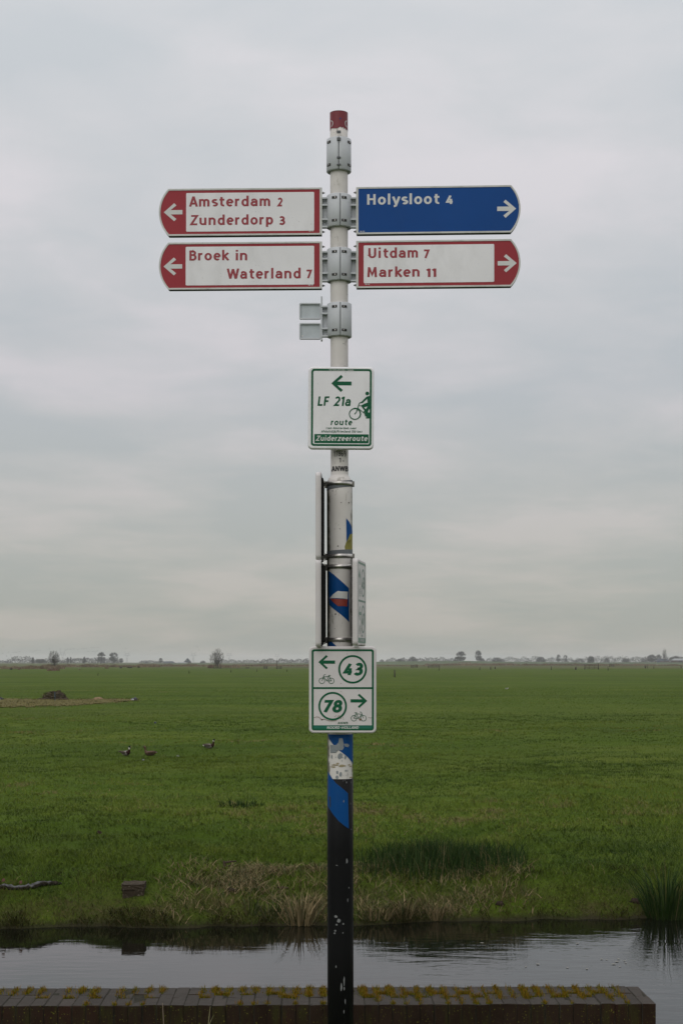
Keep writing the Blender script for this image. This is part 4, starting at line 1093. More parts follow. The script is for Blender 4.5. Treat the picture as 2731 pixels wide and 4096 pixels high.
def node_sign(label, loc, rot, g_m, nums, arrows, white, tail=True, full=True):
    k = 6.316 / F / 5.227
    o = box_sign(label, .2655, .3435, .022, loc, rot, white)
    cxx, czz = 786, 1041
    L = lambda x, y: ((x - cxx) * k, (czz - y) * k)
    y = .0006
    (a, b), (c, d) = L(137, 1890), L(1435, 193)
    ring_plate('border', rrect(a, c, b, d, .010, 7), rrect(a + .0078, c - .0078, b + .0078, d - .0078, .005, 7), y, .0005, g_m, o)
    if not full: return o
    (a, b), (c, d) = L(178, 1024), L(1396, 985); plate('divider', [(a, b), (c, b), (c, d), (a, d)], y, .0005, g_m, o)
    (a, b), (c, d) = L(176, 1852), L(1398, 1782); plate('name_band', [(a, b), (c, b), (c, d), (a, d)], y - .0001, .0005, GREEN_BAND if g_m is GREEN else g_m, o)
    (u, v), (u1, _) = L(457, 1858), L(1120, 1858); text(o, 'NOORD-HOLLAND', u, u1, v, 56 * k, y - .0012, TXT_WHITE, .16, .12, .05, False)
    (u, v), (u1, _) = L(682, 1758), L(895, 1758); text(o, 'ANWB', u, u1, v, 48 * k, y - .0004, g_m, .16, 0, .08, False)
    for (cx_, cy_), s, x0, x1, base in nums:
        e, f = L(cx_, cy_); ring_plate('number_ring', ellipse(e, f, 299 * k, n=48), ellipse(e, f, 258 * k, n=48), y, .0005, g_m, o)
        (u, v), (u1, _) = L(x0, base), L(x1, base); text(o, s, u, u1, v, 247 * k, y - .0004, g_m, .235, .13, .12)
    for kind, p in arrows:
        t = L(*p)
        P = [(0, 0), (165, 150), (197, 118), (103, 34), (348, 34), (348, -34), (103, -34), (197, -118), (165, -150)]
        if kind == 'L': Q = [(t[0] + a * k, t[1] + b * k) for a, b in P]
        elif kind == 'R': Q = [(t[0] - a * k, t[1] + b * k) for a, b in P]
        else: Q = [(t[0] + b * k, t[1] - a * k) for a, b in P]
        plate('arrow', Q, y, .0005, g_m, o)
    return o
kn = 6.316 / F / 5.227
bs = node_sign('white and green cycle junction sign with numbers 43 and 78', at_local(1370.4, 2759.2, 6.316), (0, 0, 0), GREEN,
               [((992, 612), '43', 778, 1212, 733), ((576, 1383), '78', 385, 778, 1508)], [('L', (278, 462)), ('R', (1297, 1272))], WHITE_OLD)
LB = lambda x, y: ((x - 786) * kn, (1041 - y) * kn)
u, v = LB(450, 853); bike(bs, u, v, 196 * kn, .0001, GREEN); u, v = LB(1119, 1635); bike(bs, u, v, 198 * kn, .0001, GREEN, -1)
# cracks and flaking of the old film
def flake(P, t):
    l, r = ribbon([LB(*p) for p in P], t * kn, False); V = []; Fc = []
    for a, b in zip(l, r): V += [(a.x, -.0006, a.y), (b.x, -.0006, b.y)]
    for i in range(len(l) - 1): Fc.append((2 * i, 2 * i + 1, 2 * i + 3, 2 * i + 2))
    mesh_obj('film_crack', V, Fc, mat('crack_brown', (.17, .12, .075), .9), bs)
flake([(185, 1625), (240, 1605), (290, 1612), (330, 1650), (350, 1662), (390, 1652), (440, 1668), (500, 1690), (560, 1692), (620, 1690), (660, 1680)], 9)
flake([(335, 1650), (352, 1668), (372, 1655)], 20); flake([(1320, 1612), (1360, 1632), (1392, 1622)], 7); flake([(1130, 1640), (1150, 1672), (1180, 1650)], 30)
for x_, y_ in ((620, 1600), (650, 1585), (685, 1605), (715, 1582), (730, 1615), (760, 1590), (750, 1640), (790, 1625), (800, 1655), (700, 1590), (745, 1078), (750, 905)):
    a = rnd.uniform(0, 3); flake([(x_ - 9 * math.cos(a), y_ - 9 * math.sin(a)), (x_ + 9 * math.cos(a), y_ + 7 * math.sin(a))], 9)
# signs turned edge-on to the camera
sr = node_sign('green and white junction sign with numbers 43 and 47 seen almost edge-on right of the pole', (.086, -.004, zpx(2412) ), (0, 0, R(82.2)), GREEN_SHEEN,
          [((992, 612), '43', 778, 1212, 733), ((992, 1383), '47', 778, 1212, 1508)], [('U', (400, 330)), ('L', (278, 1272))], WHITE_OLD)
for yy in (853, 1640):
    u, v = LB(450, yy); bike(sr, u, v, 196 * kn, .0001, GREEN_SHEEN)
s1 = node_sign('upper white sign seen from its thin edge, strapped left of the pole', ((1276.5 - CX) / 1000 - PX0 - .0115, 0, zpx(2074)), (0, 0, R(-90.5)), GREEN, (), (), WHITE_OLD, full=False)
s2 = node_sign('lower white sign seen from its thin edge, strapped left of the pole', ((1276.5 - CX) / 1000 - PX0 - .0115, 0, zpx(2417)), (0, 0, R(-90.5)), GREEN, (), (), WHITE_OLD, full=False)

for s_, d_ in ((s1, .007), (s2, .013)):
    box('back_frame', (0, .0235 + d_ / 2, 0), (.225, d_, .30), mat('back_black', (.012, .012, .011), .8, .1), s_, .002)
# --- steel straps round the pole and the small brackets that hold the side signs
def strap(py, tilt, left, right):
    n = 40; V = []; Fc = []; h = .0155; r = RL + .0032
    c = empty('strap', (xc(py), 0, zpx(py)), post)
    for k in range(n):
        a = 2 * math.pi * k / n
        for rr, zz in ((RL + .001, -h / 2), (r, -h / 2), (r, h / 2), (RL + .001, h / 2)): V.append((rr * math.cos(a), rr * math.sin(a), zz + tilt * math.cos(a)))
    for k in range(n):
        for j in range(4): Fc.append((k * 4 + j, ((k + 1) % n) * 4 + j, ((k + 1) % n) * 4 + (j + 1) % 4, k * 4 + (j + 1) % 4))
    bm = bmesh.new(); vv = [bm.verts.new(v) for v in V]
    for q in Fc: bm.faces.new([vv[i] for i in q])
    bmesh.ops.recalc_face_normals(bm, faces=bm.faces[:]); o = bm_obj('band', bm, STEEL, c)
    o.data.polygons.foreach_set('use_smooth', [abs(p.normal.z) < .5 for p in o.data.polygons])
    ZN = mat('bracket_zinc', (.13, .125, .11), .6, metal=.5, var=.4)
    for s, on in ((-1, left), (1, right)):
        if not on:
            box('strap_screw', (s * (r + .001), -.004, -tilt * 0), (.008, .012, .022), ZN, c, .001); continue
        xe = -.0735 if s < 0 else .070
        xa = s * (RL - .004)
        box('bracket', ((xa + xe) / 2, 0, -.002), (abs(xe - xa), .034, .024), ZN, c, .002)
        box('clip', (xe - s * .004, -.002, -.004), (.010, .050, .034), ZN, c, .002)
        for zz in (.008, -.014):
            bm = bmesh.new(); bmesh.ops.create_cone(bm, segments=6, radius1=.0042, radius2=.0042, depth=.006, cap_ends=True, matrix=Matrix.Translation(((xa + xe) / 2, -.019, zz)) @ Matrix.Rotation(R(90), 4, 'X'))
            bm_obj('nut', bm, STEEL, c)
    return c
strap(1937, -.001, True, False); strap(2226, .0008, True, False); strap(2268, 0, True, True); strap(2559, -.0005, True, True)
def rubber(name, a0, a1, h):      # grey tape showing under the upper straps
    n = 30; V = []; Fc = []
    for k in range(n + 1):
        a = math.pi + math.pi * k / n; py = a0 + (a1 - a0) * k / n
        for d in (-h / 2, h / 2): V.append((xc(py) + (RL + .0008) * math.cos(a), (RL + .0008) * math.sin(a), zpx(py) + d))
    for k in range(n): Fc.append((2 * k, 2 * k + 2, 2 * k + 3, 2 * k + 1))
    mesh_obj(name, V, Fc, RUBBER, post, True)
rubber('rubber_tape', 1952, 1933, .026); rubber('rubber_tape', 2217, 2208, .020)

# ------------------------------------------------------------------ things on the far bank
def block():
    c = hit(532, 3592); k = c.y / F
    N = NT('old_concrete'); n1 = N.noise(9, 6, .7); so = N.n('ShaderNodeSeparateXYZ'); N.l(N.co(), so.inputs[0])
    cc = N.ramp(n1, [(.3, (.030, .023, .015)), (.7, (.060, .047, .033))])
    cc = N.mix(N.math('MULTIPLY', N.step(N.noise(30, 4, .6), .56, .66), .8), cc, (.16, .135, .10))
    N.col(cc); N.rough(.95, .1); N.bump(N.noise(25, 5, .7), .6, .01)
    w = 90 * k; e = empty('concrete_block', c)
    def slab(name, sz, cz, cy, seed):
        bm = bmesh.new(); bm_box(bm, (0, cy, cz), sz); bmesh.ops.subdivide_edges(bm, edges=bm.edges[:], cuts=3, use_grid_fill=True)
        bmesh.ops.bevel(bm, geom=[x for x in bm.edges if x.is_boundary], offset=.001)
        r = random.Random(seed)
        for v in bm.verts: v.co += Vector((r.uniform(-1, 1), r.uniform(-1, 1), r.uniform(-1, 1))) * .006
        return bm_obj(name, bm, N.m, e)
    slab('top_slab', (w, .34, 25 * k), .128, .17, 1); slab('base', (w * .95, .32, .24), -.005, .17, 2)
    e.rotation_euler = (0, 0, R(2))
    tag(e, 'small weathered concrete block standing on the grassy bank', 'concrete block')
block()
def log_():
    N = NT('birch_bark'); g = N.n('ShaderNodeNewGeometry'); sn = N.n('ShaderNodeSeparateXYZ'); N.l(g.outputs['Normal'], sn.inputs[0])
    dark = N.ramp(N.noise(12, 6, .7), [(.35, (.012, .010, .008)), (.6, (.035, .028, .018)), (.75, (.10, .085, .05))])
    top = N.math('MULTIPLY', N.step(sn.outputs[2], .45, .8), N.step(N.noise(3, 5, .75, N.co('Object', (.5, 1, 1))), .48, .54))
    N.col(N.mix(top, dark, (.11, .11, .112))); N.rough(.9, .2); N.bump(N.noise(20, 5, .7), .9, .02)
    pts = [hit(-60, 3560), hit(15, 3556), hit(70, 3560), hit(120, 3558), hit(165, 3545), hit(215, 3540), hit(245, 3540)]
    c = pts[0].copy(); c.z = min(p.z for p in pts); P = []; rad = []
    hs = [.050, .050, .044, .048, .052, .046, .024]
    fine = []
    for i in range(len(pts) - 1):
        for j in range(6):
            t = j / 6; p = pts[i].lerp(pts[i + 1], t) - c; h = hs[i] + (hs[i + 1] - hs[i]) * t
            h *= 1 + .28 * rnd.uniform(-1, 1); fine.append((p.x, p.y, p.z + h * .45)); rad.append(h * .75)
    fine.append(tuple(pts[-1] - c)); rad.append(.02)
    v, f = tube_data(fine, rad, 12); v = [Vector(q) + Vector((rnd.uniform(-1, 1), rnd.uniform(-1, 1), rnd.uniform(-1, 1))) * .012 for q in v]
    e = empty('birch_log', c); mesh_obj('trunk', v, f, N.m, e, True)
    LF = mat('dead_leaf', (.075, .030, .016), .8)
    for px, py in ((15, 3513), (84, 3522)):
        p = at(px, py + 9, pts[1].y) - c; a = .024
        mesh_obj('dead_leaf', [p + Vector(q) for q in ((-a, 0, -.02), (0, -.02, -.015), (a, 0, -.005), (.01, .02, .03), (-.02, .01, .02))], [(0, 1, 2, 3, 4)], LF, e)
    tag(e, 'dark rotting birch log with white bark lying in the grass at left', 'log')
log_()
def planks():
    m = mat('rotten_wood', (.055, .040, .030), .9, .1, .4, 20, bump=.5); c = hit(905, 3478)
    e = empty('broken_planks', c); k = c.y / F
    for i, (x0, z0, x1, z1, th) in enumerate(((-8, 26, 40, 32, 7), (-6, 12, 32, 16, 6))):
        v, f = tube_data([(x0 * k, 0, z0 * k), ((x0 + x1) / 2 * k, -.03 * i, (z0 + z1) / 2 * k + .004), (x1 * k, .02, z1 * k)], [th * k * .62, th * k * .5, th * k * .4], 5)
        mesh_obj('plank', v, f, m, e)
    v, f = tube_data([(-10 * k, 0, -.02), (-8 * k, 0, 18 * k), (-9 * k, 0, 34 * k)], [6 * k, 6 * k, 4 * k], 6); mesh_obj('stake', v, f, m, e)
    tag(e, 'broken brown plank frame lying in the grass left of the post', 'planks')
planks()
SOIL = mat('bare_soil', (.035, .025, .018), .95, .1, .4, 15, bump=.8, bscale=30)
def lump(name, px, py, w, h, m, label, cat, group=None, rough=.25, d=None, seed=0, sub=3):
    c = hit(px, py); k = c.y / F; W_, H_ = w * k / 2, h * k
    r = random.Random(seed + int(px)); bm = bmesh.new(); bmesh.ops.create_icosphere(bm, subdivisions=sub, radius=1)
    off = r.uniform(0, 50)
    for v in bm.verts:
        q = 1 + rough * 2 * (float(vnoise(v.co.x * 2 + off, v.co.y * 2 + v.co.z * 2.3, 50)) - .5) + rough * (float(vnoise(v.co.x * 6 + off, v.co.z * 6 + v.co.y * 3, 51)) - .5)
        v.co = Vector((v.co.x * W_ * q, v.co.y * W_ * .8 * q, max(-.15, v.co.z) * H_ * q))
    o = bm_obj(name, bm, m, None, True); o.location = c; tag(o, label, cat, group); return o
lump('molehill', 2541, 3612, 42, 17, SOIL, 'dark bare molehill left of the tall rush clump', 'molehill', None, .3)
lump('molehill', 1998, 3618, 34, 14, SOIL, 'dark bare molehill on the bank right of the reed tufts', 'molehill', None, .3)
lump('molehill', 930, 3562, 46, 9, SOIL, 'flat dark soil patch on the bank left of the post', 'soil', None, .4)
lump('molehill', 1370 - 240, 3556, 36, 8, SOIL, 'dark soil patch among dry stalks just left of the post', 'soil', None, .4)
lump('molehill', 398, 3335, 24, 10, SOIL, 'small dark soil lump in the meadow behind the block', 'soil', None, .4)

# ------------------------------------------------------------------ ducks and gull
def bird_body(name, path, mats, m_idx, parent, n=14):
    """one continuous loft: path rows are (x, z, half width, half height)"""
    V = []; Fc = []
    for i, (x, z, w, h) in enumerate(path):
        a = path[max(i - 1, 0)]; b = path[min(i + 1, len(path) - 1)]
        t = Vector((b[0] - a[0], 0, b[1] - a[1])).normalized(); up = Vector((-t.z, 0, t.x))
        for k in range(n):
            w_ = 2 * math.pi * k / n; V.append(Vector((x, 0, z)) + Vector((0, 1, 0)) * w * math.cos(w_) + up * h * math.sin(w_))
    for i in range(len(path) - 1):
        for k in range(n): Fc.append((i * n + k, i * n + (k + 1) % n, (i + 1) * n + (k + 1) % n, (i + 1) * n + k))
    Fc += [tuple(range(n))[::-1], tuple((len(path) - 1) * n + k for k in range(n))]
    me = bpy.data.meshes.new(name); me.from_pydata([tuple(v) for v in V], [], Fc)
    for m in mats: me.materials.append(m)
    for pi, p in enumerate(me.polygons):
        p.use_smooth = True; p.material_index = m_idx[min(pi // n, len(m_idx) - 1)] if pi < (len(path) - 1) * n else m_idx[0 if pi == (len(path) - 1) * n else -1]
    return link(bpy.data.objects.new(name, me), parent)
DK = dict(green=mat('drake_head', (.004, .020, .010), .5, .15), white=mat('plumage_white', (.62, .60, .55), .8, .1), chest=mat('drake_breast', (.028, .012, .009), .7, .1),
          grey=mat('drake_flank', (.20, .18, .16), .7, var=.25, scale=60), black=mat('drake_rump', (.012, .012, .012), .6), brown=mat('hen_brown', (.085, .048, .028), .7, var=.5, scale=45),
          back=mat('drake_back', (.085, .065, .05), .7, var=.3, scale=40), bill=mat('bill_yellow', (.22, .18, .03), .5), orange=mat('leg_orange', (.20, .07, .01), .6), wing=mat('gull_grey', (.30, .31, .33), .6))
def duck(px, py, hgt, rz, kind, label):
    c = hit(px, py); e = empty('duck', c, None, rz)
    path = [(-.235, .175, .006, .004), (-.205, .168, .030, .016), (-.165, .160, .052, .036), (-.11, .150, .078, .062), (-.04, .142, .092, .078), (.03, .145, .090, .080), (.085, .160, .076, .072), (.120, .192, .056, .054),
            (.136, .232, .036, .036), (.142, .275, .027, .028), (.146, .305, .027, .029), (.152, .335, .034, .036), (.165, .358, .033, .036), (.185, .368, .022, .026), (.200, .366, .010, .013)]
    if kind == 'drake': ms = [DK['white'], DK['black'], DK['grey'], DK['chest'], DK['white'], DK['green']]; idx = [0, 0, 1, 2, 2, 2, 3, 3, 3, 4 if hgt > 1 else 3, 4, 5, 5, 5]
    else: ms = [DK['brown']] ; idx = [0] * 14
    bird_body('body', path, ms, idx, e)
    # flat bill
    V = [(.192, -.012, .362), (.192, .012, .362), (.245, .013, .350), (.245, -.013, .350), (.192, -.010, .350), (.192, .010, .350), (.245, .012, .345), (.245, -.012, .345), (.254, 0, .348)]
    mesh_obj('bill', V, [(0, 1, 2, 3), (7, 6, 5, 4), (0, 3, 7, 4), (1, 5, 6, 2), (2, 6, 8), (3, 8, 7), (2, 8, 3)], DK['bill'] if kind == 'drake' else DK['back'], e)
    for s in (-1, 1):
        wp = [(-.20, .200, .004, .006), (-.13, .190, .012, .030), (-.03, .172, .016, .044), (.05, .168, .010, .034), (.075, .168, .003, .012)]
        w = bird_body('wing', wp, [DK['back'] if kind == 'drake' else DK['brown']], [0] * 6, e, 10); w.location = (0, s * .076, .012); w.rotation_euler = (s * R(-14), 0, s * R(-4))
        bm = bmesh.new(); bmesh.ops.create_icosphere(bm, subdivisions=1, radius=.0045, matrix=Matrix.Translation((.172, s * .030, .364))); bm_obj('eye', bm, DK['black'], e)
        tube('leg', [(.0, s * .035, .085), (.005, s * .036, .04), (.0, s * .037, -.02)], [.008, .006, .006], DK['orange'], e, 6)
    if kind == 'drake':
        tube('tail_curl', [(-.19, 0, .185), (-.21, 0, .20), (-.20, 0, .215)], [.008, .007, .003], DK['black'], e, 6)
    else:
        mesh_obj('tail_edge', [(-.20, -.025, .182), (-.20, .025, .182), (-.243, .012, .188), (-.243, -.012, .188)], [(0, 1, 2, 3)], DK['white'], e)
    e.location.z -= .055; e.scale = (.95, .95, .95)
    e['category'] = 'duck'; e['label'] = label; e['group'] = 'ducks in the meadow'; return e
duck(505, 3024, 1.05, R(-38), 'drake', 'mallard drake with white neck, leftmost of the three ducks')
duck(600, 3025, .9, R(180 + 12), 'hen', 'brown mallard hen between the two drakes')
duck(838, 2995, .95, R(-14), 'drake', 'mallard drake standing alone, rightmost of the three ducks')
def gull():
    c = hit(2027, 2760); e = empty('gull', c, None, R(20))
    bird_body('body', [(-.20, .13, .004, .004), (-.13, .125, .03, .022), (-.04, .12, .055, .05), (.04, .135, .05, .05), (.08, .17, .034, .034), (.095, .21, .030, .032), (.11, .225, .02, .022), (.13, .222, .006, .006)], [DK['white']], [0] * 8, e)
    for s in (-1, 1):
        w = bird_body('wing', [(-.22, .15, .003, .004), (-.10, .145, .01, .024), (.02, .14, .012, .032), (.06, .145, .003, .01)], [DK['wing']], [0] * 5, e, 8); w.location = (0, s * .046, .01)
        tube('leg', [(0, s * .02, .08), (0, s * .02, -.02)], [.005, .005], DK['orange'], e, 5)
    tube('bill', [(.125, 0, .222), (.155, 0, .216)], [.006, .002], DK['bill'], e, 5)
    tag(e, 'white gull standing far out in the meadow on the right', 'gull')
gull()

# ------------------------------------------------------------------ heap and rubbish by the dry strip
def heap():
    c = hit(218, 2799); k = c.y / F; e = empty('compost_heap', c)
    m = mat('heap_brown', (.060, .046, .030), .95, .1, .5, 4, bump=.9, bscale=9)
    bm = bmesh.new(); bmesh.ops.create_icosphere(bm, subdivisions=5, radius=1)
    for v in bm.verts:
        q = v.co.copy(); z = max(-.1, q.z)
        prof = 1 - .28 * max(0, z) ** 1.5
        d = 1 + .30 * (float(vnoise(q.x * 3 + 9, q.y * 3 + q.z * 3, 60)) - .5) + .30 * (float(vnoise(q.x * 9, q.y * 7 + q.z * 9, 61)) - .5)
        v.co = Vector((q.x * 52 * k * prof * d + 8 * k * z, q.y * 40 * k * d, z * 33 * k * d))
    bm_obj('mound', bm, m, e, False)
    n = 900; x = rng.normal(0, 20, n) * k; y = rng.normal(-.1, .35, n); rr = np.clip(1 - (x / (62 * k)) ** 2 - (y / (46 * k)) ** 2, 0, 1)
    o = blades('straw', x, y, np.sqrt(rr) * 27 * k, rng.uniform(.06, .22, n), rng.uniform(.015, .035, n), rng.uniform(.3, 1.6, n), rng.uniform(0, .8, n), np.clip(rng.normal(.4, .25, n), 0, 1), REED_M, 2)
    link(o, e); o['kind'] = 'stuff'
    for q in ((-48, 2), (30, 4), (52, 3), (-30, 3)):
        bm = bmesh.new(); bmesh.ops.create_icosphere(bm, subdivisions=2, radius=9 * k)
        for v in bm.verts: v.co *= 1 + .35 * (rnd.random() - .5)
        cl = bm_obj('clod', bm, m, e); cl.location = (q[0] * k, -.7, q[1] * k); cl.scale = (1.4, 1, .6)
    tag(e, 'brown heap of old straw and reeds in the meadow at left', 'heap')
    b = hit(221, 2806); e2 = empty('blue_stick', b); tube('stick', [(0, 0, -.05), (.005, 0, .3), (-.004, 0, .62)], [.014, .013, .012], mat('blue_plastic', (.04, .12, .20), .5), e2, 6)
    tube('cap', [(-.004, 0, .62), (-.004, 0, .65)], [.018, .018], mat('blue_plastic', (.04, .12, .20), .5), e2, 6)
    tag(e2, 'thin blue stick standing in front of the straw heap', 'stick')
heap()
lump('straw_sack', 396, 2799, 40, 9, mat('tan_cloth', (.24, .17, .10), .9, .1, .3, 8), 'flat tan sack lying right of the straw heap', 'sack', None, .4)
def bag(px, py, w, h, label):
    o = lump('plastic_bag', px, py, w, h, mat('black_plastic', (.012, .013, .015), .35, .5, .3, 8, bump=.8, bscale=7), label, 'bag', None, .5)
    c = o.copy(); c.data = o.data.copy(); c.data.materials.clear(); c.data.materials.append(mat('white_plastic', (.33, .34, .34), .4, .5, .2, 8))
    for a in ('label', 'category', 'group'):
        if a in c: del c[a]
    c.name = 'white_wrapper'; link(c, o); c.location = (-.16 * w / 30, -.25, .0); c.scale = (.55, .6, .6); return o
bag(541, 2802, 24, 13, 'black and white plastic bag at the right end of the dry strip')
bag(6, 2799, 20, 8, 'black and white plastic bag at the left edge of the picture')
STONE = mat('pale_stone', (.24, .24, .25), .8, .2, .3, 20)
lump('stone', 573, 3042, 11, 6, STONE, 'small pale stone in the grass below the brown hen', 'stone', None, .2, sub=2)
lump('stone', 622, 2893, 10, 6, mat('dark_stone', (.06, .07, .10), .8), 'small dark stone in the meadow above the ducks', 'stone', None, .2, sub=2)
lump('stone', 712, 3026, 14, 4, STONE, 'flat pale stone in the grass right of the hen', 'stone', None, .3, sub=2)

def strip_straw():
    n = 5000; px = rng.uniform(-150, 560, n); py = rng.uniform(2794, 2833, n); lim = np.interp(px, [0, 150, 300, 400, 480, 545], [2834, 2830, 2824, 2818, 2812, 2805])
    k = py < lim + rng.normal(0, 2.5, n); px, py = px[k], py[k]; n = len(px); y = (EYE - FIELD) * F / (py - HY); x = (px - CX) * y / F
    o = blades('dead_grass', x, y, gz(x, y) + .02, rng.uniform(.03, .10, n), rng.uniform(.03, .08, n), rng.uniform(.2, 1.2, n), rng.uniform(0, .5, n), np.clip(rng.normal(.6, .25, n), 0, 1), STRIP_M, 1)
    tag(link(o), 'dead straw grass standing along the dry strip', 'grass', None, 'stuff')
STRIP_M = blade_mat('strip_straw', [(0, (0.05, 0.06, 0.014)), (.5, (0.11, 0.095, 0.034)), (1, (0.18, 0.15, 0.065))], .8, None, .6)
strip_straw()
def leaves():
    m = mat('floating_leaf', (.20, .19, .16), .7)
    for px, py in ((2404, 3838), (2424, 3840), (2472, 3837), (2465, 3848), (2496, 3845), (2500, 3853), (2452, 3858), (2478, 3868), (2346, 3877), (2102, 3868), (2150, 3858), (2268, 3872), (1926, 3773), (2308, 3775)):
        y = (EYE - WATER) * F / (py - HY); a = rnd.uniform(0, 6); r = rnd.uniform(.012, .022)
        V = [(r * math.cos(a + k) * (1.6 if k in (0, 3) else .8), r * math.sin(a + k) * 1.2, .004 + .004 * (k % 2)) for k in range(6)]
        o = mesh_obj('floating_leaf', V, [tuple(range(6))], m); o.location = ((px - CX) * y / F, y, WATER)
        tag(o, 'tiny pale leaf floating on the ditch water right of the post', 'leaf', 'leaves floating on the water')
leaves()

# ------------------------------------------------------------------ fence posts and gates
WOOD = mat('grey_wood', (.060, .050, .038), .9, .1, .35, 3); WOOD_R = mat('red_wood', (.16, .075, .055), .9, .1, .3, 3)
def fpost(px, yt, yb, label, wpx=None, m=WOOD):
    p = far(px, yb); k = p.y / F; h = (yb - yt) * k; w = (wpx or 3.4) * k / 2
    e = empty('fence_post', p)
    pts = [(0, 0, -.3), (rnd.uniform(-.02, .02), 0, h * .5), (rnd.uniform(-.07, .07), 0, h * .94)]
    tube('stake', pts, [w, w * .95, w * .9], m, e, 7)
    tube('stake_tip', [pts[2], (pts[2][0], 0, h)], [w * .9, w * .5], m, e, 7)
    tag(e, label, 'fence post', 'fence posts across the meadow'); return e
for px, yt, yb, w, lb in ((1578, 2679, 2709, 6, 'tall near fence post just right of the junction sign'), (1755, 2671, 2682, 2.4, 'thin fence post below the second gate right of the pole'),
    (1918, 2668, 2680, 3, 'leftmost of three short posts right of the pole'), (1961, 2666, 2679, 3.6, 'middle of three short posts right of the pole'), (1979, 2666, 2676, 5, 'thick right one of three short posts right of the pole'),
    (2203, 2663, 2680, 3, 'slim fence post left of the short dark ditch'), (2301, 2668, 2679, 8, 'thick stump post left of the field gate at right'), (2430, 2667, 2682, 2.6, 'thin post just right of the field gate at right'),
    (2579, 2662, 2673, 6, 'thick dark post in the far right meadow'), (2587, 2657, 2674, 2, 'thin rod beside the thick dark far right post'), (2613, 2664, 2675, 2.6, 'thin post right of the thick dark far right post'), (2722, 2661, 2674, 3.4, 'last fence post at the right edge of the picture'),
    (393, 2692, 2703, 2.2, 'lone short post in the meadow left of centre'), (757, 2682, 2694, 2.6, 'lone post left of the right bare tree'), (924, 2679, 2690, 2.6, 'short post just right of the bare tree'), (1027, 2676, 2688, 2.0, 'short post between bare tree and tall gate post'), (1147, 2678, 2687, 2.4, 'short post nearest the pole on its left')):
    fpost(px, yt, yb, lb, w)
def gate(x0, x1, yt, yb, label, m=WOOD, rails=4, tilt=0, tall=None, posts=(1, 1)):
    p = far((x0 + x1) / 2, yb); k = p.y / F; w = (x1 - x0) * k; h = (yb - yt) * k; e = empty('field_gate', p)
    t = max(.06, 1.3 * k)
    for i in range(rails):
        z = h * (.18 + .82 * i / max(1, rails - 1)) - t / 2
        box('rail', (0, 0, z), (w, t * .7, t), m, e, rot=Matrix.Rotation(R(tilt), 3, 'Y'))
    for s, on in ((-1, posts[0]), (1, posts[1])):
        if on: tube('post', [(s * w / 2, .0, -.3), (s * w / 2, 0, h * 1.08)], [t * 1.1, t], m, e, 6)
    for s in (-.18, .22): tube('upright', [(s * w, -.02, h * .15), (s * w, -.02, h)], [t * .5, t * .5], m, e, 4)
    if tall: tube('tall_post', [(tall[0] * k, 0, -.3), (tall[0] * k, 0, tall[1] * k)], [t * 1.2, t], m, e, 6)
    tag(e, label, 'gate', 'wooden field gates'); return e
gate(1644, 1668, 2659, 2671, 'small tilted wooden field gate right of the junction sign', tilt=-7)
gate(1712, 1757, 2659, 2670.5, 'wide dark wooden field gate right of the tilted one')
gate(1834, 1880, 2649, 2659.5, 'reddish gate far out below the round far trees', WOOD_R, 2)
gate(2337, 2392, 2658, 2678, 'rail gate with two stout posts on the right meadow', rails=4, tall=(27, 25))
gate(2436, 2458, 2656, 2668, 'leaning broken gate right of the rail gate', tilt=14, posts=(1, 0))
gate(1056, 1069, 2665, 2675, 'tiny gate left of the tall gate post')
gate(1108, 1125, 2664, 2676, 'pale gate hung on the tall slim post left of the pole', tall=(-10, 30), posts=(0, 1))
gate(856, 884, 2661, 2674, 'gate at the foot of the bare tree left of the pole')
lump_far = []
def far_lump(px, py, w, h, m, label, name='bush', cat='bush', group='low bushes in the far meadow'):
    p = far(px, py); k = p.y / F
    n = 260; a = rng.uniform(0, 2 * math.pi, n); r = np.sqrt(rng.random(n))
    x = np.cos(a) * r * w * k / 2; y = np.sin(a) * r * w * k / 2; z = rng.random(n) * h * k * .6 * np.sqrt(np.clip(1.02 - r * r, 0, 1))
    e = empty(name, p); o = blades('foliage', x, y, z - .05, rng.uniform(.25, .5, n) * h * k, rng.uniform(.15, .3, n) * h * k, rng.uniform(0, .8, n), rng.uniform(0, .4, n), rng.random(n), m, 2); link(o, e); o['kind'] = 'stuff'
    tube('stem', [(0, 0, -.1), (0, 0, h * k * .5)], [.08 * k * 8, .03], WOOD, e, 5); tag(e, label, cat, group)
BUSH_M = blade_mat('far_bush', [(0, (.03, .03, .022)), (1, (.075, .065, .05))], .8); BUSH_R = blade_mat('far_bush_red', [(0, (.12, .07, .05)), (1, (.22, .14, .10))], .8)
for px, py, w, h, m, lb in ((215, 2683, 54, 12, BUSH_R, 'reddish reed bush at the foot of the left bare tree'), (46, 2679, 9, 8, BUSH_M, 'dark small bush far left in the meadow'), (78, 2679, 9, 7, BUSH_R, 'reddish small bush far left in the meadow'),
    (320, 2680, 10, 4, BUSH_R, 'low brown tuft right of the left bare tree'), (484, 2673, 8, 8, BUSH_M, 'first dark bush below the far poplar pair'), (514, 2672, 8, 7, BUSH_M, 'second dark bush below the pylon'), (524, 2672, 9, 7, BUSH_M, 'third dark bush below the pylon'), (556, 2671, 8, 7, BUSH_M, 'dark bush right of the pylon'),
    (990, 2673, 18, 5, BUSH_M, 'low dark mound right of the bare tree'), (842, 2672, 22, 14, BUSH_R, 'reddish shrub left of the bare tree gate'), (428, 2674, 16, 6, BUSH_R, 'low reddish bush below the far woods')):
    far_lump(px, py, w, h, m, lb)

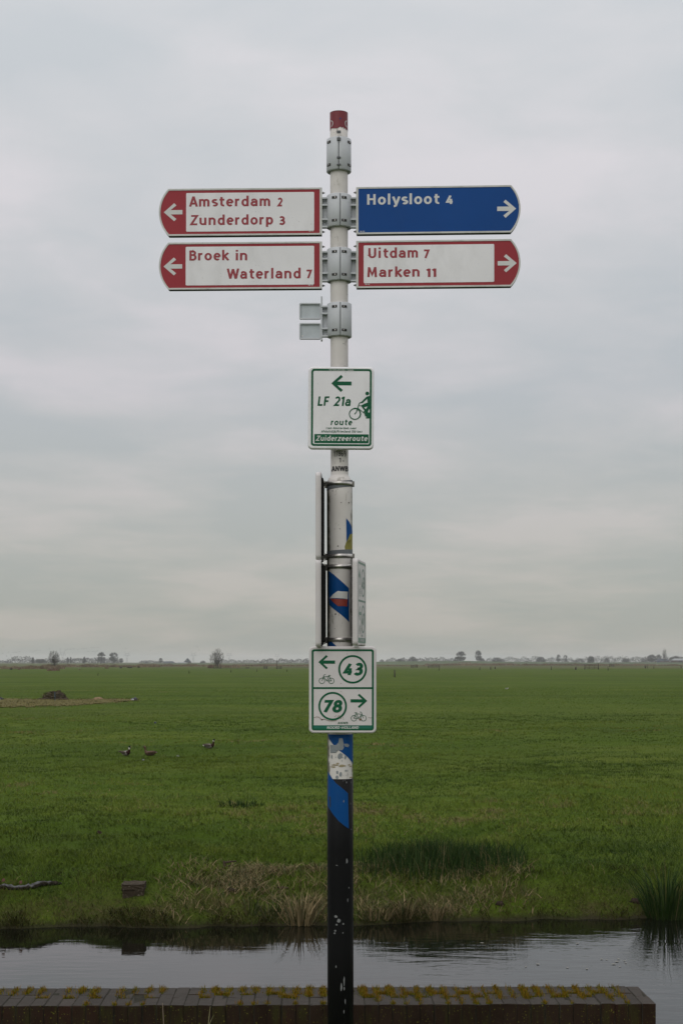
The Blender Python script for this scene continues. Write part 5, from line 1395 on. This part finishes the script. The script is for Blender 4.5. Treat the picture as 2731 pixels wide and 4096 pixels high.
# ------------------------------------------------------------------ trees
BARK = mat('winter_bark', (.050, .044, .036), .9, .1, .3, 1); TWIG = mat('winter_twigs', (.062, .056, .046), .9, .1, .3, 1)
def crown_tree(r, H, wide, limbs, trunks, low, tw, peak, clusters, ntw):
    """trunk and curving limbs, then branch ends spread through a rounded crown with fine twigs on each"""
    trunk, twig = [], []; ph = r.uniform(0, 9)
    def crownpt(rad):
        while True:
            q = Vector((r.uniform(-1, 1), r.uniform(-1, 1), r.uniform(-1, 1)))
            if q.length < 1: break
        q *= rad * (1 + .22 * (float(vnoise(q.x * 2.2 + ph, q.z * 2.2 + 5, 95)) - .5))
        rz = (1 - peak) if q.z > 0 else (peak - low)
        return Vector((q.x * wide, q.y * wide, peak + rz * q.z)) * H
    for t in range(trunks):
        bx = (t - (trunks - 1) / 2) * .10 * H; base = Vector((bx * .6, 0, -.3)); top = Vector((bx * 1.8, r.gauss(0, .03) * H, .78 * H))
        on = lambda f: base.lerp(top, f) + Vector((math.sin(f * 5 + t) * .012 * H, 0, 0))
        trunk.append(tube_data([on(f) for f in (0, .15, .3, .5, .75, 1)], [H * q for q in (.022, .018, .015, .010, .006, .002)], 6, False))
        for k in range(limbs):
            f0 = r.uniform(.12, .7); a = on(f0); e = crownpt(.85)
            if e.z < a.z: e.z = a.z + r.uniform(.0, .12) * H
            c = a.lerp(e, .55) + Vector((0, 0, -.03 * H)); L = lambda u: a * (1 - u) ** 2 + c * 2 * u * (1 - u) + e * u * u
            rad = H * .0065 * (1 - .4 * f0); trunk.append(tube_data([L(u) for u in (0, .35, .7, 1)], [rad, rad * .7, rad * .4, tw], 4, False))
    for _ in range(clusters):
        e = crownpt(1.0); d = (e - Vector((0, 0, low * .5 * H))).normalized(); d = (d + Vector((r.gauss(0, .25), r.gauss(0, .25), r.gauss(.2, .2)))).normalized()
        b = e - d * H * r.uniform(.09, .16); twig.append(tube_data([b, b.lerp(e, .5), e], [tw * 1.7, tw * 1.3, tw * .8], 3, False))
        for q in range(ntw):
            p = b.lerp(e, r.uniform(.15, 1)); d2 = (d + Vector((r.gauss(0, .5), r.gauss(0, .5), r.gauss(.25, .35)))).normalized()
            twig.append(tube_data([p, p + d2 * H * r.uniform(.03, .06)], [tw, tw * .6], 3, False))
    return trunk, twig
def tree(px, ybase, ytop, label, seed, wide=.45, limbs=16, trunks=1, low=.15, tw=.024, dist_=None, peak=.58, shrub=False, clusters=330):
    y = dist_ or dist(ybase); k = y / F; p = Vector(((px - CX) * k, y, FIELD)); H = EYE - (ytop - HY) * k - p.z
    r = random.Random(seed); tr, tws = crown_tree(r, H, wide, limbs, trunks, low, tw, peak, clusters, 7)
    if shrub:
        for _ in range(700):
            a = Vector((r.gauss(0, .12) * H, r.gauss(0, .1) * H, r.uniform(0, .12) * H)); d = Vector((r.gauss(0, .6), r.gauss(0, .6), 1)).normalized()
            tws.append(tube_data([a, a + d * H * r.uniform(.06, .2)], [tw * 1.2, tw * .6], 3, False))
    e = empty('bare_tree', p); v, f = join_data(tr); mesh_obj('trunk', v, f, BARK, e); v, f = join_data(tws); top = max(q[2] for q in v)
    o = mesh_obj('crown', v, f, TWIG, e); o['kind'] = 'stuff'; e.scale = (1, 1, H / top); tag(e, label, 'tree', 'bare trees in the far meadow'); return e
tree(218, 2675, 2600, 'bare winter tree with dark scrub round its foot, left of the two meadow trees', 4, .31, 20, 1, .22, .0150, peak=.60, shrub=True)
tree(868, 2673, 2591, 'rounded bare winter tree by the gate, nearest the signpost', 9, .39, 16, 2, .17, .0150, peak=.52, clusters=420)
tree(2656, 2650, 2592, 'tall thin bare tree behind the farm at right', 14, .15, 10, 1, .25, .05, dist_=2300, peak=.65, clusters=90)
# far trees seen as soft grey crowns
FARW = mat('far_twigs', (.045, .045, .042), .95, .05, .3, .2)
def crown_mesh(seed, n, kind):
    r = random.Random(seed); parts = []
    for _ in range(n):
        while True:
            q = Vector((r.uniform(-1, 1), r.uniform(-1, 1), r.uniform(-1, 1)))
            if q.length < 1: break
        if kind == 'round': c = Vector((q.x * .5, q.y * .5, .58 + q.z * .42))
        elif kind == 'poplar': c = Vector((q.x * .14, q.y * .14, .52 + q.z * .48))
        else: c = Vector((q.x * .75, q.y * .5, .38 + q.z * .40 - .1 * abs(q.x)))
        if kind == 'round' and float(vnoise(c.x * 5 + seed, c.z * 5, 70)) < .33: continue
        d = (Vector((c.x, c.y, c.z - .15)).normalized() + Vector((r.gauss(0, .3), r.gauss(0, .3), .4))).normalized(); ln = r.uniform(.06, .15)
        parts.append(tube_data([c, c + d * ln], [.017, .006], 3, False))
    v, f = join_data(parts); me = bpy.data.meshes.new('crown'); me.from_pydata([tuple(x) for x in v], [], f); me.materials.append(FARW); return me
def trunk_mesh(h):
    v, f = tube_data([(0, 0, -.05), (.01, 0, h * .5), (0, 0, h)], [.030, .022, .008], 6); me = bpy.data.meshes.new('trunk'); me.from_pydata([tuple(x) for x in v], [], f); me.materials.append(BARK); return me
CR = {k: [crown_mesh(s, n, k) for s in (1, 2, 3)] for k, n in (('round', 900), ('poplar', 320), ('broad', 900))}
TRK = trunk_mesh(.75)
def far_tree(px, ytop, wpx, kind, label, y=2600, ybase=None):
    k = y / F; H = EYE - (ytop - HY) * k - FIELD
    e = empty('far_tree', ((px - CX) * k, y, FIELD)); nat = {'round': 1.05, 'poplar': .32, 'broad': 1.55}[kind]
    o = bpy.data.objects.new('crown', rnd.choice(CR[kind])); link(o, e); o['kind'] = 'stuff'; t = bpy.data.objects.new('trunk', TRK); link(t, e)
    e.scale = (wpx * k / nat, wpx * k / nat, H); e.rotation_euler = (0, 0, rnd.uniform(0, 6))
    tag(e, label, 'tree', 'trees along the horizon')
for i, (px, yt, w, kd, lb, d_) in enumerate(((133, 2629, 10, 'poplar', 'slim poplar left of the left bare tree', 2500), (162, 2637, 44, 'round', 'rounded far tree between poplar and left bare tree', 2500), (272, 2630, 10, 'poplar', 'first slim far poplar right of the left bare tree', 2600),
    (284, 2629, 8, 'poplar', 'second slim far poplar right of the left bare tree', 2600), (338, 2628, 12, 'poplar', 'pointed far tree before the two big crowns', 2600), (406, 2611, 34, 'round', 'left of the two big far crowns beside the pylon', 2500), (455, 2612, 38, 'round', 'right of the two big far crowns beside the pylon', 2500),
    (486, 2634, 18, 'round', 'small far tree just left of the pylon', 2600), (644, 2633, 16, 'round', 'small far tree left of the far barns', 2700), (812, 2640, 24, 'broad', 'low far tree group left of the right bare tree', 2900), (588, 2644, 22, 'broad', 'low pale far tree between pylon and barns', 3400),
    (1527, 2634, 22, 'broad', 'pale low far tree next to the junction sign', 3600), (1600, 2630, 46, 'broad', 'far tree group left of the wedge shaped wood', 2900), (1650, 2620, 42, 'broad', 'wedge shaped far wood right of the pole', 2900), (1842, 2608, 42, 'round', 'darkest rounded far tree right of the pole', 2500), (1822, 2630, 16, 'round', 'small tree at the left foot of the dark far tree', 2500),
    (1912, 2604, 28, 'round', 'tall loose far tree right of the dark rounded one', 2700), (1926, 2626, 30, 'broad', 'low bush under the tall loose far tree', 2700), (1990, 2624, 50, 'broad', 'low wide far tree group right of the loose tree', 3000), (2160, 2621, 52, 'broad', 'long flat far wood in the middle right', 3000),
    (2232, 2620, 18, 'round', 'pointed far tree right of the flat wood', 3000), (2260, 2622, 18, 'round', 'small far tree left of the domed crown', 3000), (2362, 2617, 40, 'broad', 'domed dark far tree at right', 2600), (2425, 2626, 30, 'broad', 'low far tree right of the domed one', 3000), (2500, 2628, 40, 'broad', 'low far hedge tree near the farm', 3000),
    (2604, 2620, 36, 'round', 'rounded far tree left of the farm tree', 2700), (2632, 2620, 24, 'round', 'far tree behind the left farm barn', 2700), (2700, 2616, 56, 'broad', 'dark trees behind the right farm building', 2600))):
    far_tree(px, yt, w, kd, lb, d_)
def far_woods():
    parts = []; r = random.Random(3)
    segs = ((30, 130, 2652, 2632, 2700), (130, 250, 2652, 2640, 2700), (255, 480, 2650, 2634, 2600), (560, 660, 2652, 2646, 3600), (860, 1040, 2652, 2642, 3600), (1040, 1240, 2650, 2636, 3000), (1230, 1500, 2650, 2637, 3200), (1540, 1700, 2650, 2634, 3200), (1690, 1820, 2650, 2630, 3000), (1940, 2110, 2650, 2632, 3400), (2100, 2330, 2650, 2630, 3200), (2300, 2640, 2650, 2629, 3000), (2560, 2800, 2650, 2626, 2800), (-60, 40, 2652, 2644, 3600))
    for a, b, yb, yt, y in segs:
        k = y / F; n = int((b - a) * 6)
        for _ in range(n):
            px = r.uniform(a, b); e = min(1, (px - a) / 12 + .3, (b - px) / 12 + .3)
            hh = (yb - yt) * (.5 + .95 * float(vnoise(px * .09, y * .01, 80))) * e * k + 1.5
            c = Vector(((px - CX) * k, y + r.uniform(-25, 25), FIELD + hh * r.random() ** .8 * .9)); d = Vector((r.gauss(0, .35), r.gauss(0, .35), 1)).normalized()
            parts.append(tube_data([c, c + d * r.uniform(1.2, 2.6)], [.34, .10], 3, False))
    v, f = join_data(parts); tag(mesh_obj('far_woods', v, f, FARW), 'hazy grey belt of far woods on the horizon', 'woods', None, 'stuff')
far_woods()
# reed belts in front of the far trees
REEDBELT = blade_mat('reed_belt', [(0, (.10, .075, .045)), (.5, (.17, .125, .080)), (1, (.24, .19, .12))], .9)
def belts():
    X_, Y_, H_, W_, T_ = [], [], [], [], []
    for a, b, yb, d_, h, n in ((-80, 260, 2676, 30, 1.5, 2600), (170, 640, 2669, 60, 1.6, 3200), (560, 1400, 2666, 80, 1.5, 5200), (1480, 1720, 2664, 50, .8, 1000), (1700, 2620, 2662.5, 90, 1.6, 6500), (880, 960, 2671, 20, 1.3, 500), (2300, 2800, 2663, 80, 1.2, 2600), (1780, 2050, 2658, 60, 1.6, 1800)):
        y = dist(yb); px = rng.uniform(a, b, n); yy = y + rng.uniform(0, d_, n)
        X_.append((px - CX) * yy / F); Y_.append(yy); H_.append(h * (.4 + .6 * rng.random(n)) * (.5 + vnoise(px * .05, yy * .02, 90))); W_.append(rng.uniform(.15, .5, n)); T_.append(np.clip(.5 + .5 * (vnoise(px * .02, yy * 0, 91) - .5) + rng.normal(0, .2, n), 0, 1))
    x, y, h, w, t = map(np.concatenate, (X_, Y_, H_, W_, T_)); n = len(x)
    o = blades('reed_belt', x, y, np.full(n, FIELD), h, w, rng.uniform(0, .4, n), rng.uniform(0, .4, n), t, REEDBELT, 2, None, rng.normal(0, .4, n))
    tag(link(o), 'pale brown reed belts between the far fields', 'reeds', None, 'stuff')
belts()
# ------------------------------------------------------------------ farms
ROOF = mat('roof_dark', (.045, .055, .07), .8); WALLF = mat('farm_wall', (.10, .075, .065), .8); ROOFL = mat('roof_pale', (.26, .27, .27), .7); TARP = mat('blue_tarp', (.03, .07, .16), .6); PALEW = mat('pale_wall', (.38, .38, .36), .8)
def barn(px0, px1, yt, eave, y, label, rm=ROOF, wm=WALLF, gable=False, extra=None):
    k = y / F; x0, x1 = (px0 - CX) * k, (px1 - CX) * k; z = lambda py: EYE - (py - HY) * k
    e = empty('farm_barn' if not gable else 'farmhouse', ((x0 + x1) / 2, y, FIELD)); w = x1 - x0; ht, he = z(yt) - FIELD, z(eave) - FIELD; dep = 14
    box('wall', (0, dep / 2, he / 2 - .2), (w * .94, dep, he + .4), wm, e)
    if gable:
        V = [(-w / 2, -.4, he - .3), (w / 2, -.4, he - .3), (0, -.4, ht), (-w / 2, dep, he - .3), (w / 2, dep, he - .3), (0, dep, ht)]
        mesh_obj('roof', V, [(0, 1, 2), (5, 4, 3), (0, 2, 5, 3), (1, 4, 5, 2)], rm, e)
        box('window', (0, -.46, he * .55), (w * .16, .08, he * .3), PALEW, e); box('barge_board', (-w * .12, -.5, (ht + he) / 2 - .3), (w * .06, .1, (ht - he) * .5), PALEW, e, rot=Matrix.Rotation(R(40), 3, 'Y')); box('door', (w * .22, -.06, he * .35), (w * .12, .2, he * .7), mat('dark_door', (.02, .02, .02), .8), e)
    else:
        V = [(-w / 2, -.5, he - .2), (w / 2, -.5, he - .2), (w * .30, dep / 2, ht), (-w * .30, dep / 2, ht), (-w / 2, dep, he - .2), (w / 2, dep, he - .2)]
        mesh_obj('roof', V, [(0, 1, 2, 3), (1, 5, 2), (5, 4, 3, 2), (4, 0, 3), (0, 4, 5, 1)], rm, e)
        box('door', (w * .1, -.06, he * .38), (w * .22, .2, he * .76), mat('dark_door', (.02, .02, .02), .8), e)
    if extra: box('tarpaulin', (-w * .36, -.3, he * .42), (w * .24, .6, he * .7), extra, e)
    tag(e, label, 'barn' if not gable else 'house'); return e
barn(652, 700, 2645, 2652, 2500, 'low dark barn with hipped roof, left of the far farm'); barn(702, 748, 2648.5, 2653, 2500, 'low barn with pale roof between dark barn and farmhouse', ROOFL); barn(735, 764, 2633, 2648, 2560, 'dark steep gabled farmhouse right of the barns', ROOF, WALLF, True)
barn(2624, 2676, 2635, 2643, 2300, 'dark farm barn with blue tarpaulin at the right edge', ROOF, WALLF, False, TARP); barn(2688, 2740, 2634, 2641, 2300, 'farm building with pale roof at the right picture edge', ROOFL, WALLF)
# ------------------------------------------------------------------ pylons and the flock
PYL = mat('pylon_steel', (.10, .105, .11), .6)
def pylon_mesh(parent_name):
    S = []
    def ln(a, b, r=.35): S.append(tube_data([a, b], [r, r], 4))
    for s in (-1, 1):
        ln((s * 3.2, 0, 0), (s * 1.6, 0, 18)); ln((s * 1.6, 0, 18), (s * 8.2, 0, 41)); ln((s * 2.0, 0, 24), (s * 5.2, 0, 36), .2); ln((s * 8.2, 0, 41), (s * 6.4, 0, 41.3), .45)
        ln((s * 6.0, 0, 33), (s * 10.5, 0, 27.5), .25); ln((s * 4.0, 0, 27), (s * 11, 0, 27), .3)
    for i in range(5):
        z0, z1 = i * 3.6, i * 3.6 + 3.6; w0, w1 = 3.2 - 1.6 * z0 / 18, 3.2 - 1.6 * z1 / 18; ln((-w0, 0, z0), (w1, 0, z1), .15); ln((w0, 0, z0), (-w1, 0, z1), .15)
    ln((-4.4, 0, 27), (4.4, 0, 27), .3); ln((-6.4, 0, 34), (6.4, 0, 34), .3); ln((-1.6, 0, 18), (1.6, 0, 18), .2)
    return join_data(S)
pv, pf = pylon_mesh('frame'); pme = bpy.data.meshes.new('lattice'); pme.from_pydata([tuple(v) for v in pv], [], pf); pme.materials.append(PYL)
arm = bpy.data.meshes.new('insulator'); v, f = tube_data([(0, 0, 0), (0, 0, -2.4)], [.25, .25], 5); arm.from_pydata([tuple(q) for q in v], [], f); arm.materials.append(PYL)
for px, yt, y, lb in ((251, 2603, 5600, 'faint lattice pylon just right of the left bare tree'), (509, 2606, 5300, 'clearest lattice pylon, beside the two big far crowns'), (774, 2607, 5500, 'lattice pylon right above the far farmhouse'), (917, 2607, 6200, 'faint lattice pylon right of the rounded bare tree'), (1109, 2612, 6800, 'faint lattice pylon nearest the pole on its left')):
    k = y / F; e = empty('pylon', ((px - CX) * k, y, FIELD), None, R(8)); o = bpy.data.objects.new('lattice', pme); link(o, e)
    for s in (-1, 1):
        i = bpy.data.objects.new('insulator', arm); link(i, e); i.location = (s * 10.6, 0, 27)
    e.scale = ((EYE - (yt - HY) * k - FIELD) / 41.3,) * 3; tag(e, lb, 'pylon', 'power pylons on the horizon')
def flock():
    BM = mat('goose_dark', (.04, .038, .035), .8)
    v1, f1 = tube_data([(-.42, 0, 0), (-.1, 0, .02), (.15, 0, .02), (.45, 0, .04)], [.03, .13, .12, .04], 6)
    body = bpy.data.meshes.new('body'); body.from_pydata([tuple(q) for q in v1], [], f1); body.materials.append(BM)
    ws = []
    for s in (-1, 1):
        wme = bpy.data.meshes.new('wing'); wme.from_pydata([(.18, s * .08, .04), (-.15, s * .08, .02), (-.10, s * .45, .22), (.12, s * .45, .24), (-.12, s * .85, .10)], [], [(0, 1, 2, 3), (3, 2, 4)]); wme.materials.append(BM); ws.append(wme)
    P = []
    for x, y in ((0, 196), (45, 198), (48, 102), (105, 239), (132, 181), (200, 187), (228, 182), (255, 183), (297, 175), (165, 224), (465, 165), (490, 183), (512, 166), (545, 160), (560, 145), (605, 157), (740, 133), (905, 138), (985, 154), (1010, 140), (1055, 142), (1105, 134), (1165, 140), (1225, 128), (1258, 130), (1295, 124), (1375, 117), (1412, 116), (1470, 110), (1320, 172), (1392, 174), (1425, 178), (1455, 165)):
        P.append((x / 3.733, 2560 + y / 3.733))
    for x, y in ((295, 70), (390, 128), (765, 153), (1455, 105), (1480, 153)): P.append((400 + x / 3.733, 2560 + y / 3.733))
    for px, py in P:
        y = 2100 + rnd.uniform(-60, 60); e = empty('flying_goose', at(px, py, y), None, R(rnd.uniform(-25, 25)))
        for me, nm in ((body, 'body'), (ws[0], 'wing'), (ws[1], 'wing')): link(bpy.data.objects.new(nm, me), e)
        e.scale = (1.5,) * 3; tag(e, 'tiny dark goose flying in the flock low over the left horizon', 'goose', 'geese in the flock over the left horizon')
flock()

# ------------------------------------------------------------------ the air
def haze():
    m = bpy.data.materials.new('haze'); m.use_nodes = True; t = m.node_tree; t.nodes.clear()
    v = t.nodes.new('ShaderNodeVolumePrincipled'); v.inputs['Color'].default_value = (.97, .98, 1.0, 1); v.inputs['Density'].default_value = 1.05e-4; v.inputs['Anisotropy'].default_value = 0.2
    o = t.nodes.new('ShaderNodeOutputMaterial'); t.links.new(v.outputs[0], o.inputs['Volume'])
    ob = box('haze', (0, 5400, 20), (21400, 11400, 50), m); tag(ob, 'thin pale haze over the whole polder', 'haze', None, 'stuff')
haze()
